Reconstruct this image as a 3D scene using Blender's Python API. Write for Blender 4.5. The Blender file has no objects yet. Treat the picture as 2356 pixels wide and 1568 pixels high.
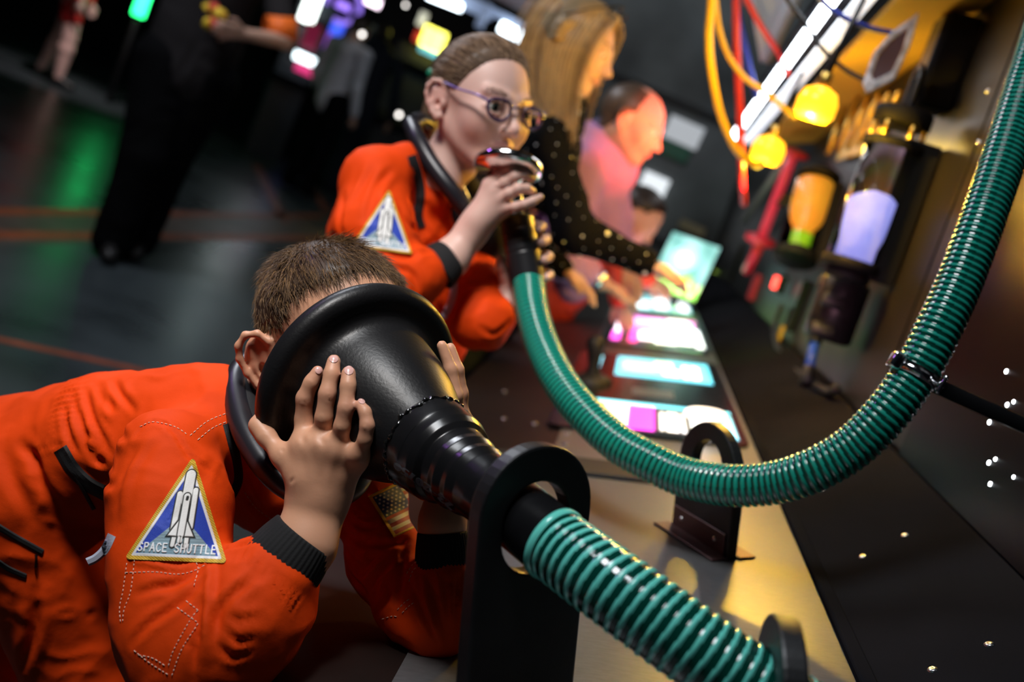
import bpy, math, random
import numpy as np
from mathutils import Vector, Matrix
from mathutils.bvhtree import BVHTree
random.seed(7); rng = np.random.RandomState(7)
C = bpy.context.scene.collection
SC = bpy.context.scene
# ------------------------------------------------------------------ camera
FPX, CX, CY, HC = 2290.0, 1178.0, 784.0, 1.25
_d = np.array([(1500-CX)/FPX, (CY-480)/FPX, -1.0]); _d /= np.linalg.norm(_d)
_a = math.radians(24)
_U = np.array([math.sin(_a), math.cos(_a), 0.0]); _U[2] = -(_U@_d)/_d[2]; _U /= np.linalg.norm(_U)
R = np.array([np.cross(_d, _U), _d, _U])              # camera axes -> world axes
cd = bpy.data.cameras.new('camera'); cam = bpy.data.objects.new('camera', cd); C.objects.link(cam)
cd.lens = 36.0*FPX/2356; cd.sensor_width = 36.0
cd.clip_start = 0.05
M = Matrix([list(R[i])+[0.0] for i in range(3)]+[[0, 0, 0, 1]]); M.translation = (0, 0, HC); cam.matrix_world = M
cd.dof.use_dof = True; cd.dof.focus_distance = 0.955; cd.dof.aperture_fstop = 3.1
SC.camera = cam
SC.view_settings.view_transform = 'Standard'; SC.view_settings.look = 'None'
SC.view_settings.gamma = 1.0; SC.view_settings.use_curve_mapping = False; SC.view_settings.exposure = 0.0
# ------------------------------------------------------------------ world and lights, added fills among them
w = bpy.data.worlds.new('world'); SC.world = w; w.use_nodes = True
w.node_tree.nodes['Background'].inputs[0].default_value = (0.35, 0.45, 0.6, 1)
w.node_tree.nodes['Background'].inputs[1].default_value = 0.012
def look_at(o, loc, tgt):
    o.location = loc; o.rotation_euler = (Vector(tgt)-Vector(loc)).to_track_quat('-Z', 'Y').to_euler()
def light(name, kind, loc, tgt, power, col, size=0.3, sizey=None, spot=None, blend=0.3, parent=None):
    l = bpy.data.lights.new(name, kind); l.energy = power; l.color = col
    if kind == 'AREA':
        l.size = size
        if sizey: l.shape = 'RECTANGLE'; l.size_y = sizey
    else: l.shadow_soft_size = size
    if kind == 'SPOT': l.spot_size = math.radians(spot); l.spot_blend = blend
    o = bpy.data.objects.new(name, l); C.objects.link(o); look_at(o, loc, tgt)
    return o
def P(px, py, D):
    return R@np.array([(px-CX)/FPX*D, (CY-py)/FPX*D, -D])+np.array([0, 0, HC])
light('added_spot_light', 'SPOT', (-0.92, 0.30, 2.80), (-0.36, 1.12, 1.05), 175, (1.0, 0.93, 0.87), 0.16, spot=30, blend=0.9)  # unseen key spot, aimed at head and shoulders to leave the legs darker
light('overhead_fill_light', 'AREA', (-1.0, 0.5, 2.95), (0.0, 1.2, 0.9), 30, (0.90, 0.95, 1.0), 0.8, 0.6)  # added overhead area light for general fill
light('added_spot_light', 'SPOT', (-1.25, 0.55, 2.7), P(1080, 300, 1.65), 95, (1.0, 0.90, 0.86), 0.14, spot=22, blend=0.9)  # second spot, added to brighten the girl
light('leg_fill_spot', 'SPOT', (-5.0, 8.2, 3.8), (-5.9, 9.4, 0.4), 420, (1.0, 0.85, 0.85), 0.1, spot=34, blend=0.8)  # added spot that brightens the bare legs at the far left
light('ceiling_tube_light', 'AREA', (-2.6, 3.4, 3.1), (-1.2, 3.0, 0.0), 50, (0.88, 0.92, 1.0), 1.2, 0.5)
light('wall_fill_light', 'AREA', (-0.4, 5.6, 3.9), (0.2, 7.8, 1.8), 19, (0.85, 0.95, 1.0), 0.8, 0.3)  # added area light that lifts the dark middle wall
light('stage_light_violet', 'SPOT', (-2.4, 1.9, 2.3), (-0.4, 1.3, 1.0), 12, (0.55, 0.2, 1.0), 0.1, spot=40)
def Pv(*a): return P(*a)
def cdir(x, y, z):                                     # direction given along the camera's own right, up, back
    v = R@np.array([x, y, z], float); return v/np.linalg.norm(v)
def onplane_x(px, py, x):
    r = R@np.array([(px-CX)/FPX, (CY-py)/FPX, -1]); return r*(x/r[0])+np.array([0, 0, HC])
def onfloor(px, py, z=0.0):
    r = R@np.array([(px-CX)/FPX, (CY-py)/FPX, -1]); return r*((z-HC)/r[2])+np.array([0, 0, HC])
def nrm(v): v = np.asarray(v, float); return v/np.linalg.norm(v)
# the sloped console desk: u across (towards the wall), y along, h above the steel
TT = math.radians(19); TU = np.array([math.cos(TT), 0, math.sin(TT)]); TN = np.array([-math.sin(TT), 0, math.cos(TT)]); T0 = np.array([0, 0, 0.78])
def T(u, y, h=0.0): return T0+TU*u+np.array([0, y, 0])+TN*h
def ontable(px, py, h=0.0):
    r = R@np.array([(px-CX)/FPX, (CY-py)/FPX, -1]); o = np.array([0, 0, HC]); q = T0+TN*h
    k = ((q-o)@TN)/(r@TN); p = o+r*k-T0; return float(p@TU), float(p[1])
# the instrument wall leans over the desk
WT = math.radians(6.5); WU = np.array([-math.sin(WT), 0, math.cos(WT)])
# ------------------------------------------------------------------ materials
def mat(name, col, rough=0.5, metal=0.0, emit=None, es=1.0, bump=0.0, bscale=200.0, attr=None, coat=0.0, trans=0.0, ior=1.45,
        var=0.0, vscale=8.0, sheen=0.0, spec=0.5, sss=0.0, bump2=0.0, b2scale=30.0, stretch=None, col2=None, rvar=0.0):
    m = bpy.data.materials.new(name); m.use_nodes = True; nt = m.node_tree; N = nt.nodes; L = nt.links
    b = N['Principled BSDF']; b.inputs['Base Color'].default_value = (*col, 1); b.inputs['Roughness'].default_value = rough
    b.inputs['Metallic'].default_value = metal; b.inputs['Coat Weight'].default_value = coat; b.inputs['IOR'].default_value = ior
    b.inputs['Transmission Weight'].default_value = trans; b.inputs['Sheen Weight'].default_value = sheen
    b.inputs['Specular IOR Level'].default_value = spec
    if sss: b.inputs['Subsurface Weight'].default_value = sss; b.inputs['Subsurface Radius'].default_value = (0.012, 0.004, 0.002); b.inputs['Subsurface Scale'].default_value = 0.5
    tc = N.new('ShaderNodeTexCoord'); src = tc.outputs['Object']
    if stretch:
        mp = N.new('ShaderNodeMapping'); mp.inputs['Scale'].default_value = stretch; L.new(src, mp.inputs[0]); src = mp.outputs[0]
    base = None
    if attr:
        at = N.new('ShaderNodeAttribute'); at.attribute_name = attr; base = at.outputs['Color']; L.new(base, b.inputs['Base Color'])
    if var > 0 or col2:
        nz = N.new('ShaderNodeTexNoise'); nz.inputs['Scale'].default_value = vscale; nz.inputs['Detail'].default_value = 5; L.new(src, nz.inputs['Vector'])
        mx = N.new('ShaderNodeMix'); mx.data_type = 'RGBA'
        if base is not None:
            mx.blend_type = 'MULTIPLY'; mx.inputs[0].default_value = 1; L.new(base, mx.inputs[6])
            mr = N.new('ShaderNodeMapRange'); mr.inputs[3].default_value = 1-var; mr.inputs[4].default_value = 1+var; L.new(nz.outputs[0], mr.inputs[0]); L.new(mr.outputs[0], mx.inputs[7])
        else:
            mr = N.new('ShaderNodeMapRange'); mr.inputs[1].default_value = 0.3; mr.inputs[2].default_value = 0.7; L.new(nz.outputs[0], mr.inputs[0]); L.new(mr.outputs[0], mx.inputs[0])
            c2 = col2 or tuple(min(1, c*(1+var)) for c in col); c1 = col if col2 else tuple(c*(1-var) for c in col)
            mx.inputs[6].default_value = (*c1, 1); mx.inputs[7].default_value = (*c2, 1)
        L.new(mx.outputs[2], b.inputs['Base Color'])
        if rvar:
            r2 = N.new('ShaderNodeMapRange'); r2.inputs[3].default_value = max(0.02, rough-rvar); r2.inputs[4].default_value = rough+rvar; L.new(nz.outputs[0], r2.inputs[0]); L.new(r2.outputs[0], b.inputs['Roughness'])
    last = None
    for s, sc_, dist in ((bump, bscale, 0.0006), (bump2, b2scale, 0.006)):
        if s > 0:
            n2 = N.new('ShaderNodeTexNoise'); n2.inputs['Scale'].default_value = sc_; n2.inputs['Detail'].default_value = 3; L.new(src, n2.inputs['Vector'])
            bp = N.new('ShaderNodeBump'); bp.inputs['Strength'].default_value = s; bp.inputs['Distance'].default_value = dist; L.new(n2.outputs[0], bp.inputs['Height'])
            if last: L.new(last, bp.inputs['Normal'])
            last = bp.outputs[0]
    if last: L.new(last, b.inputs['Normal'])
    if emit is not None:
        b.inputs['Emission Color'].default_value = (*emit, 1); b.inputs['Emission Strength'].default_value = es
        if attr == 'Col' and emit == (1, 1, 1): L.new(base, b.inputs['Emission Color'])
    return m
# ------------------------------------------------------------------ objects
def tag(o, label=None, cat=None, group=None, kind=None):
    if label: o['label'] = label
    if cat: o['category'] = cat
    if group: o['group'] = group
    if kind: o['kind'] = kind
    return o
def thing(name, label, cat, loc=(0, 0, 0), group=None):
    o = bpy.data.objects.new(name, None); C.objects.link(o); o.location = tuple(float(a) for a in loc); o.empty_display_size = 0.05
    return tag(o, label, cat, group)
def origin(parent):
    o = np.zeros(3)
    while parent is not None: o = o+np.array(parent.location); parent = parent.parent
    return o
def obj(name, V, F, m, parent=None, smooth=True, col=None, mi=None, label=None):
    V = np.asarray(V, float)
    me = bpy.data.meshes.new(name)
    off = origin(parent)
    if parent is None and len(V):
        off = V.mean(0).copy(); off[2] = V[:, 2].min()
    loc = off if parent is None else np.zeros(3)
    me.from_pydata((V-off).tolist(), [], [tuple(int(i) for i in f) for f in F])
    for mm in (m if isinstance(m, (list, tuple)) else [m]): me.materials.append(mm)
    if smooth: me.polygons.foreach_set('use_smooth', [True]*len(me.polygons))
    if mi is not None: me.polygons.foreach_set('material_index', [int(i) for i in mi])
    if col is not None:
        ca = me.color_attributes.new('Col', 'FLOAT_COLOR', 'POINT'); cc = np.ones((len(V), 4)); cc[:, :3] = col; ca.data.foreach_set('color', cc.ravel())
    me.update()
    o = bpy.data.objects.new(name, me); C.objects.link(o); o.location = loc.tolist()
    if parent is not None: o.parent = parent
    if label: o['label'] = label
    return o
def join(*ms):
    V = []; F = []; n = 0
    for v, f in ms:
        v = np.asarray(v); V.append(v); F += [tuple(i+n for i in q) for q in f]; n += len(v)
    return np.vstack(V), F
def rot_frame(z, up=(0, 0, 1)):
    z = nrm(z); up = np.asarray(up, float)
    if abs(z@nrm(up)) > 0.98: up = np.array([1.0, 0, 0])
    x = nrm(np.cross(up, z)); return x, np.cross(z, x), z
def box(c, ax, ay, az, sx, sy, sz, bev=0.0):
    """box centred at c, axes ax ay az, full sizes; optionally chamfered"""
    c = np.asarray(c, float); ax, ay, az = map(nrm, (ax, ay, az))
    if bev <= 0:
        V = [c+ax*sx*i/2+ay*sy*j/2+az*sz*k/2 for k in (-1, 1) for j in (-1, 1) for i in (-1, 1)]
        return np.array(V), [(0, 2, 3, 1), (4, 5, 7, 6), (0, 1, 5, 4), (2, 6, 7, 3), (0, 4, 6, 2), (1, 3, 7, 5)]
    pts = []
    b = min(bev, sx/2.01, sy/2.01, sz/2.01)
    n = 3
    for (qx, qy, a0) in ((1, 1, 0), (-1, 1, 90), (-1, -1, 180), (1, -1, 270)):
        for k in range(n+1):
            a = math.radians(a0+90*k/n); pts.append((qx*(sx/2-b)+b*math.cos(a), qy*(sy/2-b)+b*math.sin(a)))
    rings = []
    for z, ins in ((-sz/2, b*0.7), (-sz/2+b*0.3, b*0.3), (-sz/2+b*0.8, 0), (sz/2-b*0.8, 0), (sz/2-b*0.3, b*0.3), (sz/2, b*0.7)):
        rings.append([c+ax*(x*(1-2*ins/sx))+ay*(y*(1-2*ins/sy))+az*z for x, y in pts])
    m = len(pts); V = [p for r_ in rings for p in r_]; F = []
    for i in range(len(rings)-1):
        for j in range(m): F.append((i*m+j, i*m+(j+1) % m, (i+1)*m+(j+1) % m, (i+1)*m+j))
    F.append(tuple(reversed(range(m)))); F.append(tuple(range((len(rings)-1)*m, len(rings)*m)))
    return np.array(V), F
def resample(pts, n=None, step=None, extra=None):
    pts = np.asarray(pts, float)
    m = len(pts)
    A = np.vstack([2*pts[0]-pts[1], pts, 2*pts[-1]-pts[-2]]); out = []
    for i in range(1, m):
        p0, p1, p2, p3 = A[i-1], A[i], A[i+1], A[i+2]
        for t in np.linspace(0, 1, 24, endpoint=False):
            out.append(0.5*((2*p1)+(-p0+p2)*t+(2*p0-5*p1+4*p2-p3)*t*t+(-p0+3*p1-3*p2+p3)*t**3))
    out.append(pts[-1]); out = np.array(out)
    s = np.r_[0, np.cumsum(np.linalg.norm(np.diff(out[:, :3], axis=0), axis=1))]
    if step: n = max(2, int(round(s[-1]/step))+1)
    q = np.linspace(0, s[-1], n)
    return np.stack([np.interp(q, s, out[:, k]) for k in range(out.shape[1])], 1)
def frames(path):
    Tn = np.gradient(path, axis=0); Tn /= np.linalg.norm(Tn, axis=1)[:, None]
    x, y, z = rot_frame(Tn[0]); X = [x]
    for i in range(1, len(path)):
        v = X[-1]-Tn[i]*(X[-1]@Tn[i]); X.append(v/np.linalg.norm(v))
    X = np.array(X); return X, np.cross(Tn, X), Tn
def sweep(path, radii, n=16, caps=True, flat=1.0):
    path = np.asarray(path, float); radii = np.broadcast_to(np.asarray(radii, float), (len(path),))
    X, Y, _ = frames(path); a = np.linspace(0, 2*math.pi, n, endpoint=False)
    V = (path[:, None, :]+radii[:, None, None]*(np.cos(a)[None, :, None]*X[:, None, :]+flat*np.sin(a)[None, :, None]*Y[:, None, :])).reshape(-1, 3)
    F = []
    for i in range(len(path)-1):
        for j in range(n): F.append((i*n+j, i*n+(j+1) % n, (i+1)*n+(j+1) % n, (i+1)*n+j))
    if caps: F.append(tuple(reversed(range(n)))); F.append(tuple(range((len(path)-1)*n, len(path)*n)))
    return V, F
def lathe(c, axis, prof, n=48, closed=False, up=(0, 0, 1)):
    x, y, z = rot_frame(axis, up); a = np.linspace(0, 2*math.pi, n, endpoint=False); V = []
    for s, r in prof: V.append(np.asarray(c)+z*s+r*(np.cos(a)[:, None]*x+np.sin(a)[:, None]*y))
    V = np.vstack(V); m = len(prof); F = []
    for i in range(m if closed else m-1):
        k = (i+1) % m
        for j in range(n): F.append((i*n+j, i*n+(j+1) % n, k*n+(j+1) % n, k*n+j))
    return V, F
def cyl(a, b, r, n=20, r2=None, bev=0.0):
    a = np.asarray(a, float); b = np.asarray(b, float); L = np.linalg.norm(b-a); r2 = r if r2 is None else r2
    bev = bev or min(r, r2, L)*0.12
    return lathe(a, b-a, [(0, 1e-5), (0, r-bev), (bev, r), (L-bev, r2), (L, r2-bev), (L, 1e-5)], n)
def ball(c, r, n=16, sc=(1, 1, 1), fr=None):
    prof = [(-math.cos(t), max(math.sin(t), 1e-4)) for t in np.linspace(0, math.pi, n//2+1)]
    V, F = lathe((0, 0, 0), (0, 0, 1), prof, n); V = V*r*np.array(sc)
    if fr is not None: V = V@np.array(fr)
    return V+np.asarray(c), F
def prism(outline, o, ax, ay, az, th, holes=(), bev=0.0):
    """extrude a 2-d outline (with optional holes) by th along az, centred"""
    import bmesh
    ax, ay, az = map(np.asarray, (ax, ay, az)); bm = bmesh.new()
    es = []
    for ring in [outline]+list(holes):
        vs = [bm.verts.new((*p, 0)) for p in ring]
        es += [bm.edges.new((vs[i], vs[(i+1) % len(vs)])) for i in range(len(vs))]
    bmesh.ops.triangle_fill(bm, edges=es, use_beauty=True)
    bmesh.ops.recalc_face_normals(bm, faces=bm.faces)
    r = bmesh.ops.extrude_face_region(bm, geom=bm.faces[:])
    for v in r['geom']:
        if isinstance(v, bmesh.types.BMVert): v.co.z += th
    for v in bm.verts: v.co.z -= th/2
    bmesh.ops.recalc_face_normals(bm, faces=bm.faces)
    if bev > 0:
        ed = [e for e in bm.edges if e.is_manifold and e.calc_face_angle(0) > 0.9]
        bmesh.ops.bevel(bm, geom=ed, offset=bev, segments=2, affect='EDGES', profile=0.6)
    bm.verts.index_update()
    V = np.array([v.co[:] for v in bm.verts]); F = [tuple(v.index for v in f.verts) for f in bm.faces]; bm.free()
    return np.asarray(o)+V[:, :1]*ax+V[:, 1:2]*ay+V[:, 2:]*az, F
def bvh_of(V, F): return BVHTree.FromPolygons([tuple(v) for v in V], F)
ORG = Vector((0, 0, HC))
def hitD(bvh, px, py, off=0.0, default=None):
    r = Vector(R@np.array([(px-CX)/FPX, (CY-py)/FPX, -1])); h = bvh.ray_cast(ORG, r.normalized())
    if h[0] is None: return default
    return (h[0]-ORG).length/r.length-off
# ------------------------------------------------------------------ implicit surfaces
class Cap:
    def __init__(s, a, b, ra, rb=None, k=0.01, op='u', fl=None):
        s.a = np.asarray(a, float); s.b = np.asarray(b, float); s.ra = ra; s.rb = ra if rb is None else rb; s.k = k; s.op = op; s.fl = fl
        r = max(s.ra, s.rb); s.lo = np.minimum(s.a, s.b)-r; s.hi = np.maximum(s.a, s.b)+r
    def ev(s, p):
        q = p-s.a; d = s.b-s.a; L = d@d
        h = np.clip((q@d)/L, 0, 1) if L > 1e-12 else np.zeros(len(p))
        v = q-h[:, None]*d
        if s.fl is not None:
            n, f = s.fl; t = v@n; v = v+np.outer(t*(1/f-1), n)
        dd = np.sqrt((v*v).sum(1))-(s.ra+(s.rb-s.ra)*h)
        return dd*s.fl[1]**0.5 if s.fl is not None else dd
class Ell:
    def __init__(s, c, r, fr=None, k=0.01, op='u'):
        s.c = np.asarray(c, float); s.r = np.asarray(r, float)*np.ones(3); s.fr = np.eye(3) if fr is None else np.array(fr); s.k = k; s.op = op
        e = np.abs(s.fr.T)@s.r; s.lo = s.c-e; s.hi = s.c+e
    def ev(s, p):
        q = (p-s.c)@s.fr.T; k0 = np.sqrt(((q/s.r)**2).sum(1)); k1 = np.sqrt(((q/s.r**2)**2).sum(1))
        return np.where(k1 > 1e-9, k0*(k0-1)/np.maximum(k1, 1e-9), -s.r.min())
def sdf(prims, p):
    d = np.full(len(p), 1.0)
    for q in prims:
        e = q.ev(p); k = max(q.k, 1e-5)
        if q.op == 'u':
            h = np.maximum(k-np.abs(d-e), 0)/k; d = np.minimum(d, e)-h*h*k*0.25
        else:
            e = -e; h = np.maximum(k-np.abs(d-e), 0)/k; d = np.maximum(d, e)+h*h*k*0.25
    return d
def march(prims, h=0.004, B=12):
    un = [q for q in prims if q.op == 'u']
    lo = np.min([q.lo for q in un], 0)-4*h; hi = np.max([q.hi for q in un], 0)+4*h
    i0 = np.floor(lo/h/B).astype(int); i1 = np.ceil(hi/h/B).astype(int); S = B*h
    ar = np.arange(B+1); G = np.stack(np.meshgrid(ar, ar, ar, indexing='ij'), -1).reshape(-1, 3)
    OFF = 4096; KY = 16384
    keyf = lambda c: (c[:, 0]+OFF)*KY*KY+(c[:, 1]+OFF)*KY+(c[:, 2]+OFF)
    LO = np.array([q.lo-1.6*q.k-2*h for q in prims]); HI = np.array([q.hi+1.6*q.k+2*h for q in prims])
    cells = []; cv = []; edges = [[], [], []]; es = [[], [], []]
    CO = np.array([[i, j, k] for i in (0, 1) for j in (0, 1) for k in (0, 1)])
    EI = [(a, b) for a in range(8) for b in range(a+1, 8) if np.abs(CO[a]-CO[b]).sum() == 1]
    for bx in range(i0[0], i1[0]):
        for by in range(i0[1], i1[1]):
            for bz in range(i0[2], i1[2]):
                b0 = np.array([bx, by, bz])*B; w0 = b0*h; w1 = w0+S
                sel = [prims[i] for i in np.nonzero(np.all((LO < w1) & (HI > w0), axis=1))[0]]
                if not any(q.op == 'u' for q in sel): continue
                c = sdf(sel, ((w0+w1)/2)[None])[0]
                if abs(c) > S*1.9: continue
                g = G+b0; d = sdf(sel, g*h).reshape(B+1, B+1, B+1)
                ins = d < 0
                if ins.all() or not ins.any(): continue
                st = sum(ins[a:B+a, b:B+b, c_:B+c_].astype(np.int8) for a in (0, 1) for b in (0, 1) for c_ in (0, 1))
                ix = np.argwhere((st > 0) & (st < 8))
                if not len(ix): continue
                cd_ = np.stack([d[ix[:, 0]+o[0], ix[:, 1]+o[1], ix[:, 2]+o[2]] for o in CO], 1)
                acc = np.zeros((len(ix), 3)); cnt = np.zeros(len(ix))
                for a, b in EI:
                    s_ = (cd_[:, a] < 0) != (cd_[:, b] < 0); t = np.where(s_, cd_[:, a]/np.where(s_, cd_[:, a]-cd_[:, b], 1), 0)
                    acc += np.where(s_[:, None], CO[a]+t[:, None]*(CO[b]-CO[a]), 0); cnt += s_
                cells.append(ix+b0); cv.append((ix+b0+acc/cnt[:, None])*h)
                for ax in range(3):
                    sl0 = [slice(0, B)]*3; sl1 = [slice(0, B)]*3; sl1[ax] = slice(1, B+1)
                    A0 = ins[tuple(sl0)]; A1 = ins[tuple(sl1)]; e = np.argwhere(A0 != A1)
                    if len(e): edges[ax].append(e+b0); es[ax].append(A0[e[:, 0], e[:, 1], e[:, 2]])
    cells = np.vstack(cells); V = np.vstack(cv); key = keyf(cells); od = np.argsort(key); ks = key[od]
    def find(c):
        k = keyf(c); i = np.searchsorted(ks, k); i = np.minimum(i, len(ks)-1); ok = ks[i] == k
        return np.where(ok, od[i], -1)
    F = []
    for ax in range(3):
        if not edges[ax]: continue
        e = np.vstack(edges[ax]); s_ = np.concatenate(es[ax]); u = np.zeros(3, int); v = np.zeros(3, int); u[(ax+1) % 3] = 1; v[(ax+2) % 3] = 1
        q = np.stack([find(e-u-v), find(e-v), find(e), find(e-u)], 1); ok = (q >= 0).all(1); q = q[ok]; s_ = s_[ok]
        q[~s_] = q[~s_][:, ::-1]; F.append(q)
    F = np.vstack(F)
    return V, F
def vnormals(V, F):
    F = np.asarray(F); a = V[F[:, 2]]-V[F[:, 0]]; b = V[F[:, 3]]-V[F[:, 1]]; n = np.cross(a, b); N = np.zeros_like(V)
    for i in range(4): np.add.at(N, F[:, i], n)
    return N/np.maximum(np.linalg.norm(N, axis=1), 1e-12)[:, None]
def smooth(V, F, it=1, lam=0.5):
    F = np.asarray(F)
    for _ in range(it):
        A = np.zeros_like(V); c = np.zeros(len(V))
        for i in range(4):
            a, b = F[:, i], F[:, (i+1) % 4]; np.add.at(A, a, V[b]); np.add.at(c, a, 1); np.add.at(A, b, V[a]); np.add.at(c, b, 1)
        V = V*(1-lam)+lam*A/np.maximum(c, 1)[:, None]
    return V
_perm = rng.randint(0, 256, 512).astype(int); _val = rng.rand(512)
def vnoise(p):
    i = np.floor(p).astype(int); f = p-i; f = f*f*(3-2*f); r = 0
    for a in (0, 1):
        for b in (0, 1):
            for c in (0, 1):
                hsh = _perm[(_perm[(_perm[(i[:, 0]+a) & 255]+i[:, 1]+b) & 255]+i[:, 2]+c) & 255]
                wgt = (f[:, 0] if a else 1-f[:, 0])*(f[:, 1] if b else 1-f[:, 1])*(f[:, 2] if c else 1-f[:, 2]); r = r+wgt*_val[hsh]
    return r*2-1
def ridged(p):
    q = p+0.6*np.stack([vnoise(p+7.1), vnoise(p+13.7), vnoise(p+29.3)], 1)
    return 1-2*np.abs(vnoise(q))
def segdist(p, a, b):
    d = b-a; L = max(float(d@d), 1e-12); h = np.clip(((p-a)@d)/L, 0, 1); return np.linalg.norm(p-a-h[:, None]*d, axis=1), h
def crease(V, N, lines, bvh=None):
    """lines: (pixel polyline, width px, depth mm); each is carried to the cloth's surface and pressed in (or raised when negative)"""
    D = np.zeros(len(V))
    for pts, wpx, dep in lines:
        P3 = []
        for q in pts:
            Dq = q[2] if len(q) > 2 else hitD(bvh, q[0], q[1])
            if Dq: P3.append(P(q[0], q[1], Dq))
        if len(P3) < 2: continue
        P3 = resample(P3, n=4*len(P3)); wd = wpx/FPX*np.linalg.norm(P3[0]-np.array([0, 0, HC])); dep = math.copysign(min(abs(dep), 850*wd), dep); m = np.nonzero(np.all((V > P3.min(0)-3*wd) & (V < P3.max(0)+3*wd), axis=1))[0]
        if not len(m): continue
        best = np.full(len(m), 9.0); hh = np.zeros(len(m)); n = len(P3)-1
        for i in range(n):
            dd, h = segdist(V[m], P3[i], P3[i+1]); c = dd < best; best[c] = dd[c]; hh[c] = (i+h[c])/n
        taper = np.clip(np.sin(np.pi*np.clip(hh, 0.02, 0.98)), 0, 1)**0.5
        g = np.exp(-(best/wd)**2)-0.55*np.exp(-((best-1.7*wd)/wd)**2)
        D[m] -= dep*0.001*taper*g
    return V+N*D[:, None]
def strands(paths, wd, n=3, taper=True):
    """thin tapering hairs: paths (K, S, 3)"""
    K, S, _ = paths.shape; Tn = np.gradient(paths, axis=1); Tn /= np.maximum(np.linalg.norm(Tn, axis=2), 1e-9)[..., None]
    a = np.cross(Tn, np.array([0.3, 0.2, 0.93])); a /= np.maximum(np.linalg.norm(a, axis=2), 1e-9)[..., None]; b = np.cross(Tn, a)
    t = np.linspace(0, 1, S); prof = (1-0.85*t**2 if taper else np.ones(S))*wd
    ang = np.linspace(0, 2*math.pi, n, endpoint=False)
    V = paths[:, :, None, :]+prof[None, :, None, None]*(np.cos(ang)[None, None, :, None]*a[:, :, None, :]+np.sin(ang)[None, None, :, None]*b[:, :, None, :])
    V = V.reshape(-1, 3); base = (np.arange(K)*S*n)[:, None, None, None]; s = (np.arange(S-1)*n)[None, :, None, None]; j = np.arange(n)[None, None, :, None]
    j2 = (np.arange(n)+1) % n; j2 = j2[None, None, :, None]
    F = np.concatenate([base+s+j, base+s+j2, base+s+n+j2, base+s+n+j], 3).reshape(-1, 4)
    return V, F
def decal(bvh, uvgrid, colf, off=0.0008, nu=160, nv=160):
    """embroidery laid on a curved surface. uvgrid(u, v)->pixel; colf(U, V)->rgb, height(mm), keep"""
    us = np.linspace(0, 1, nu); vs = np.linspace(0, 1, nv); U, Vv = np.meshgrid(us, vs, indexing='ij')
    col, hgt, keep = colf(U, Vv); px, py = uvgrid(U, Vv); idx = -np.ones(U.shape, int); pts = []; cols = []
    Dm = np.full(U.shape, np.nan)
    for i in range(nu):
        for j in range(nv):
            if keep[i, j]:
                dd = hitD(bvh, px[i, j], py[i, j])
                if dd: Dm[i, j] = dd
    for _ in range(3):
        S = Dm.copy()
        for sh, ax in ((1, 0), (-1, 0), (1, 1), (-1, 1)):
            r_ = np.roll(Dm, sh, ax); S = S+np.where(np.isnan(r_), Dm, r_)
        Dm = S/5
    for i in range(nu):
        for j in range(nv):
            if not np.isnan(Dm[i, j]):
                idx[i, j] = len(pts); pts.append(P(px[i, j], py[i, j], Dm[i, j]-off-hgt[i, j]*0.001)); cols.append(col[i, j])
    F = [(idx[i, j], idx[i+1, j], idx[i+1, j+1], idx[i, j+1]) for i in range(nu-1) for j in range(nv-1) if min(idx[i, j], idx[i+1, j], idx[i+1, j+1], idx[i, j+1]) >= 0]
    return np.array(pts), F, np.array(cols)
def stitch(bvh, pts, wpx=1.0, dash=7, gap=3, off=0.0006):
    """a row of thread stitches along a pixel polyline on the cloth"""
    p = resample(np.array([(a, b, 0) for a, b in pts], float), step=1.5); out = []; s = 0; run = []
    for q in p:
        ph = (s % (dash+gap)) < dash; s += 1.5
        if ph: run.append(q)
        if (not ph or q is p[-1]) and len(run) >= 2:
            Q = []
            for r_ in (run[0], run[len(run)//2], run[-1]):
                dd = hitD(bvh, r_[0], r_[1])
                if dd: Q.append(P(r_[0], r_[1], dd-off))
            if len(Q) == 3 and np.linalg.norm(Q[0]-Q[2]) < 0.02: out.append(sweep(np.array(Q), wpx/FPX*0.95, 5))
            run = []
        elif not ph: run = []
    return join(*out) if out else None
# ------------------------------------------------------------------ the room
M_floor = mat('polished_concrete', (0.040, 0.050, 0.055), 0.30, var=0.45, vscale=1.6, spec=0.6, rvar=0.12, bump=0.15, bscale=60)
M_line = mat('painted_line', (0.24, 0.055, 0.025), 0.45, var=0.3, vscale=9)
M_band = mat('painted_band', (0.085, 0.060, 0.055), 0.42, var=0.3, vscale=5)
M_wall = mat('charcoal_render', (0.020, 0.020, 0.021), 0.8, col2=(0.17, 0.18, 0.185), vscale=1.1, bump2=0.5, b2scale=6)
M_dark = mat('black_paint', (0.012, 0.012, 0.014), 0.6, var=0.3, vscale=3)
M_steel = mat('brushed_steel', (0.17, 0.175, 0.18), 0.36, 0.55, stretch=(2, 60, 60), var=0.10, vscale=4, rvar=0.05)
M_desk = mat('dark_bronze_sheet', (0.022, 0.014, 0.012), 0.42, 0.5, var=0.25, vscale=6)
M_apron = mat('black_laminate', (0.010, 0.009, 0.009), 0.5)
M_ledge = mat('gunmetal_sheet', (0.012, 0.012, 0.014), 0.5, 0.0, spec=0.0, var=0.2, vscale=4, rvar=0.06)
M_panel = mat('dark_steel_panel', (0.016, 0.0145, 0.014), 0.40, 0.25, spec=0.1, var=0.3, vscale=2.5, rvar=0.08)
M_gloss = mat('black_gloss_acrylic', (0.002, 0.002, 0.003), 0.3, spec=0.04)
M_rubber = mat('black_rubber', (0.012, 0.012, 0.013), 0.55, bump=0.25, bscale=500)
M_bolt = mat('zinc_bolt', (0.62, 0.63, 0.65), 0.25, 1.0)
M_black_metal = mat('black_metal', (0.02, 0.02, 0.022), 0.35, 0.6)
def struct(o): o['kind'] = 'structure'; return o
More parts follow.
